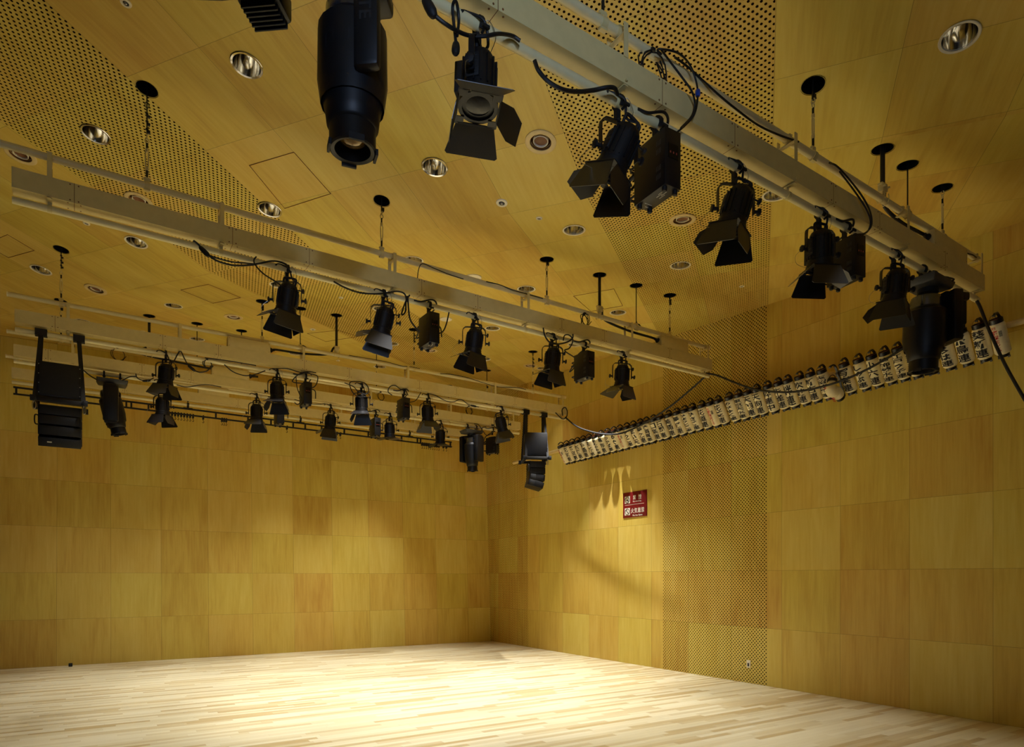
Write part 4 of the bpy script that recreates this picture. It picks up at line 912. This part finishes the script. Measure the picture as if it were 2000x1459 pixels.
cable('second black lead from the plug at the left of the second batten', [(405, 497), (420, 503), (450, 511), (480, 514), (500, 516)], b=2, off=-.06, r=.007)
cable('black lead hanging from the second batten pipe to the first spotlight there', [(501, 501), (496, 508), (499, 518), (515, 535), (540, 551), (556, 563)], b=2, off=-.06, r=.007)
cable('black cable sagging under the second batten, left of its second spotlight', [(652, 550), (672, 561), (700, 571), (730, 574), (755, 572), (775, 569), (790, 574), (795, 590)], b=2, off=-.07, r=.009)
cable('hanging loop of black cable on the second batten between spotlight and ballast box', [(800, 576), (792, 590), (785, 610), (786, 615), (792, 608), (793, 590), (796, 580), (800, 620), (810, 638), (820, 648)], b=2, off=-.09, r=.009)
cable('black lead rising from the left ballast box of the second batten to the pipe', [(857, 652), (866, 646), (872, 632), (877, 610)], b=2, off=-.06, r=.008)
cable('thick black cable loop at the fourth spotlight of the second batten', [(1061, 640), (1064, 655), (1073, 668), (1088, 672), (1108, 668), (1118, 660), (1119, 653)], b=2, off=-.07, r=.010)
cable('black cable arching from pipe to right ballast box on the second batten', [(1100, 665), (1103, 655), (1112, 655), (1119, 665), (1112, 680), (1103, 685), (1122, 698)], b=2, off=-.08, r=.008)
cable('thin black lead tied on the upper pipe of the second batten', [(815, 546), (818, 525), (826, 515), (850, 525), (880, 537), (905, 545)], b=2, off=-.05, r=.005)
cable('thin black lead along the second batten upper pipe, near the power cable', [(950, 550), (975, 556), (1000, 566), (1025, 573), (1060, 583)], b=2, off=-.04, r=.006)
coil('coil of thin black cable hung on the upper pipe of the second batten', (1141, 624), .075, 4, 2)
cable('thick black cable drooping under the nearest batten left of its second spotlight', [(1044, 118), (1052, 138), (1072, 160), (1100, 175), (1130, 179), (1160, 176), (1185, 171), (1200, 172), (1206, 184)], b=1, off=-.09, r=.012)
cable('black leads with a plug left of the nearest spotlight, top edge', [(822, -30), (832, 0), (848, 28), (875, 50), (905, 66), (925, 70), (950, 70), (975, 66), (1000, 70), (1016, 80)], b=1, off=-.08, r=.010, plug=[(.18, 'plug')])
cable('black cable loop over the pipe beside the first spotlight', [(893, 70), (896, 40), (893, 10), (888, 2), (884, 20), (890, 80), (890, 100)], b=1, off=-.08, r=.008, plug=[(.97, 'plug')])
cable('thin black lead with blue tape hanging on the nearest batten', [(1292, 106), (1284, 98), (1292, 96), (1325, 104), (1348, 128), (1361, 165), (1362, 198), (1355, 225), (1338, 245), (1318, 262)], b=1, off=-.10, r=.0065, tape=1, plug=[(.62, 'tape')])
cable('thin untaped black lead falling beside the blue-taped one', [(1292, 98), (1310, 122), (1335, 155), (1352, 180), (1357, 205), (1350, 228), (1330, 250)], b=1, off=-.11, r=.0065)
cable('thin black lead along the nearest upper pipe, over the perforated ceiling', [(1318, 112), (1345, 132), (1400, 182), (1440, 215), (1480, 244), (1520, 263), (1560, 277)], b=1, off=-.05, r=.007)
cable('black lead looping from upper pipe to the right ballast box, nearest batten', [(1620, 318), (1635, 325), (1660, 352), (1685, 385), (1700, 415), (1702, 440), (1690, 455), (1675, 458)], b=1, off=-.10, r=.007)
cable('second black lead looping beside the right ballast box of the nearest batten', [(1640, 335), (1668, 372), (1690, 405), (1700, 430), (1696, 450), (1680, 462)], b=1, off=-.11, r=.007)
cable('black lead wavering along the far end of the upper pipe of the nearest batten', [(1855, 470), (1870, 480), (1885, 493), (1900, 498), (1907, 503)], b=1, off=-.05, r=.007)
coil('coil of thin black cable hung behind the upper pipe of the nearest batten', (1272, 140), .13, 4, 1)
cable('wavy black lead with a plug right of the first spotlight on the third batten', [(340, 705), (348, 690), (353, 686), (360, 700), (367, 712), (378, 722), (390, 727), (405, 724), (412, 715)], b=3, plug=[(.6, 'plug')], r=.008)
coil('ring of black cable tied with blue tape on the third batten', (404, 711), .065, 2, 3, rad=.007)
cable('black lead strung between upper ring and tall box on the third batten', [(400, 699), (425, 702), (460, 707), (500, 714)], b=3, off=-.06, r=.008)
cable('black cable sagging between ring and second spotlight of the third batten', [(438, 712), (455, 726), (475, 733), (490, 733), (505, 729), (518, 724)], b=3, off=-.06, r=.008)
cable('black cable looped around the left ballast box of the third batten', [(531, 720), (560, 720), (585, 727), (605, 730), (620, 735), (618, 750), (610, 757), (600, 750), (575, 747), (572, 742), (585, 730), (600, 726), (617, 728)], b=3, off=-.08, r=.008)
cable('black lead curving below the left ballast box of the third batten', [(578, 735), (580, 755), (585, 770), (590, 780), (582, 790), (575, 786)], b=3, off=-.07, r=.007)
cable('black leads tangled above the third spotlight of the third batten', [(673, 748), (690, 755), (700, 765), (715, 770), (720, 760), (712, 748), (695, 745), (683, 748), (688, 765), (700, 775), (716, 775)], b=3, off=-.08, r=.008)
cable('black cable arch over the right ballast box of the third batten', [(766, 772), (758, 765), (762, 755), (772, 753), (782, 760), (790, 760), (797, 772)], b=3, off=-.07, r=.008)
cable('black lead hanging between ballast box and fourth spotlight on the third batten', [(800, 786), (812, 782), (820, 770), (822, 766)], b=3, off=-.06, r=.007)
cable('black lead running along the pipe right of the fourth spotlight on the third batten', [(835, 768), (850, 772), (868, 782), (885, 785), (900, 780), (915, 790), (935, 795)], b=3, off=-.05, r=.007, plug=[(.93, 'plug')])
cable('thin black lead along the upper pipe of the third batten toward its right end', [(860, 730), (880, 731), (910, 737), (945, 748), (975, 756), (1010, 757), (1027, 761)], b=3, off=-.05, r=.006)
cable('thin black lead along the upper pipe in the middle of the third batten', [(682, 694), (700, 697), (730, 702), (760, 708), (785, 715), (800, 716), (820, 720)], b=3, off=-.05, r=.005)
cable('black feed lead of the left moving light on the fourth batten', [(163, 723), (175, 733), (190, 742), (205, 748)], b=4, off=-.06, r=.010)
cable('black lead with a plug at the left spotlight pair on the fourth batten', [(265, 730), (268, 738), (278, 743), (290, 743), (300, 738)], b=4, off=-.06, plug=[(.7, 'plug')], r=.008)
coil('two rings of thin cable hung at left on the fourth batten', (229, 692), .10, 2, 4, rad=.005)
coil('ring of thin cable hung on the fourth batten above the right moving light', (915, 802), .09, 3, 4, rad=.005)
coil('thin ring of cable hung on the fourth batten above its middle', (743, 774), .08, 2, 4, rad=.005)
cable('black lead under the middle spotlight of the fourth batten', [(575, 780), (600, 788), (620, 790), (635, 788)], b=4, off=-.05, r=.006)
cable('black lead along the lower pipe of the fourth batten at left', [(345, 752), (365, 756), (390, 752), (410, 752), (432, 756)], b=4, off=-.04, r=.007)
cable('black cable from spotlight to ballast box at the right of the fourth batten', [(926, 828), (935, 830), (942, 840), (950, 850), (960, 848)], b=4, off=-.07, r=.008)
# ================================================================ light
def spot(p, power, size=57, blend=.7, col=(1, .99, .98), aim=None, rad=.03):
    l = bpy.data.lights.new('downlight_lamp', 'SPOT'); l.energy = power; l.spot_size = math.radians(size); l.spot_blend = blend; l.color = col; l.shadow_soft_size = rad
    o = bpy.data.objects.new('downlight_lamp', l); C.objects.link(o); o.location = p
    d = V(aim) if aim else V((0, 0, -1)); o.rotation_euler = d.to_track_quat('-Z', 'Y').to_euler(); return o
PW = 275
for x, y, lab, st in DOWN:
    c = ceil_at(x, y); spot(c + V((0, 0, .05)), PW * st)
def area(p, aim, sx, sy, power, col, name='window_light'):
    l = bpy.data.lights.new(name, 'AREA'); l.shape = 'RECTANGLE'; l.size = sx; l.size_y = sy; l.energy = power; l.color = col
    o = bpy.data.objects.new(name, l); C.objects.link(o); o.location = p; o.rotation_euler = V(aim).to_track_quat('-Z', 'Y').to_euler(); return o
area((-.6, -2.3, 2.9), (.38, 1, .22), 2.4, 1.8, 70, (.54, .71, 1.0))
lw = spot((-.5, -2.2, 3.6), 420, 34, .9, (.50, .66, 1.0), (2.3, 5.2, 1.25), .12); lw.name = lw.data.name = 'cool_fill_spot'  # added cool fill spot, tints the left end of the nearest batten
wd = bpy.data.worlds.new('world'); S.world = wd; wd.use_nodes = True; wd.node_tree.nodes['Background'].inputs[0].default_value = (.5, .45, .35, 1); wd.node_tree.nodes['Background'].inputs[1].default_value = .02
S.view_settings.view_transform = 'Standard'; S.view_settings.look = 'None'; S.view_settings.gamma = 1; S.view_settings.use_curve_mapping = False
S.view_settings.exposure = 0.12
S.cycles.max_bounces = 10; S.cycles.diffuse_bounces = 7; S.cycles.glossy_bounces = 5; S.cycles.caustics_reflective = False; S.cycles.caustics_refractive = False
S.cycles.sample_clamp_indirect = 6
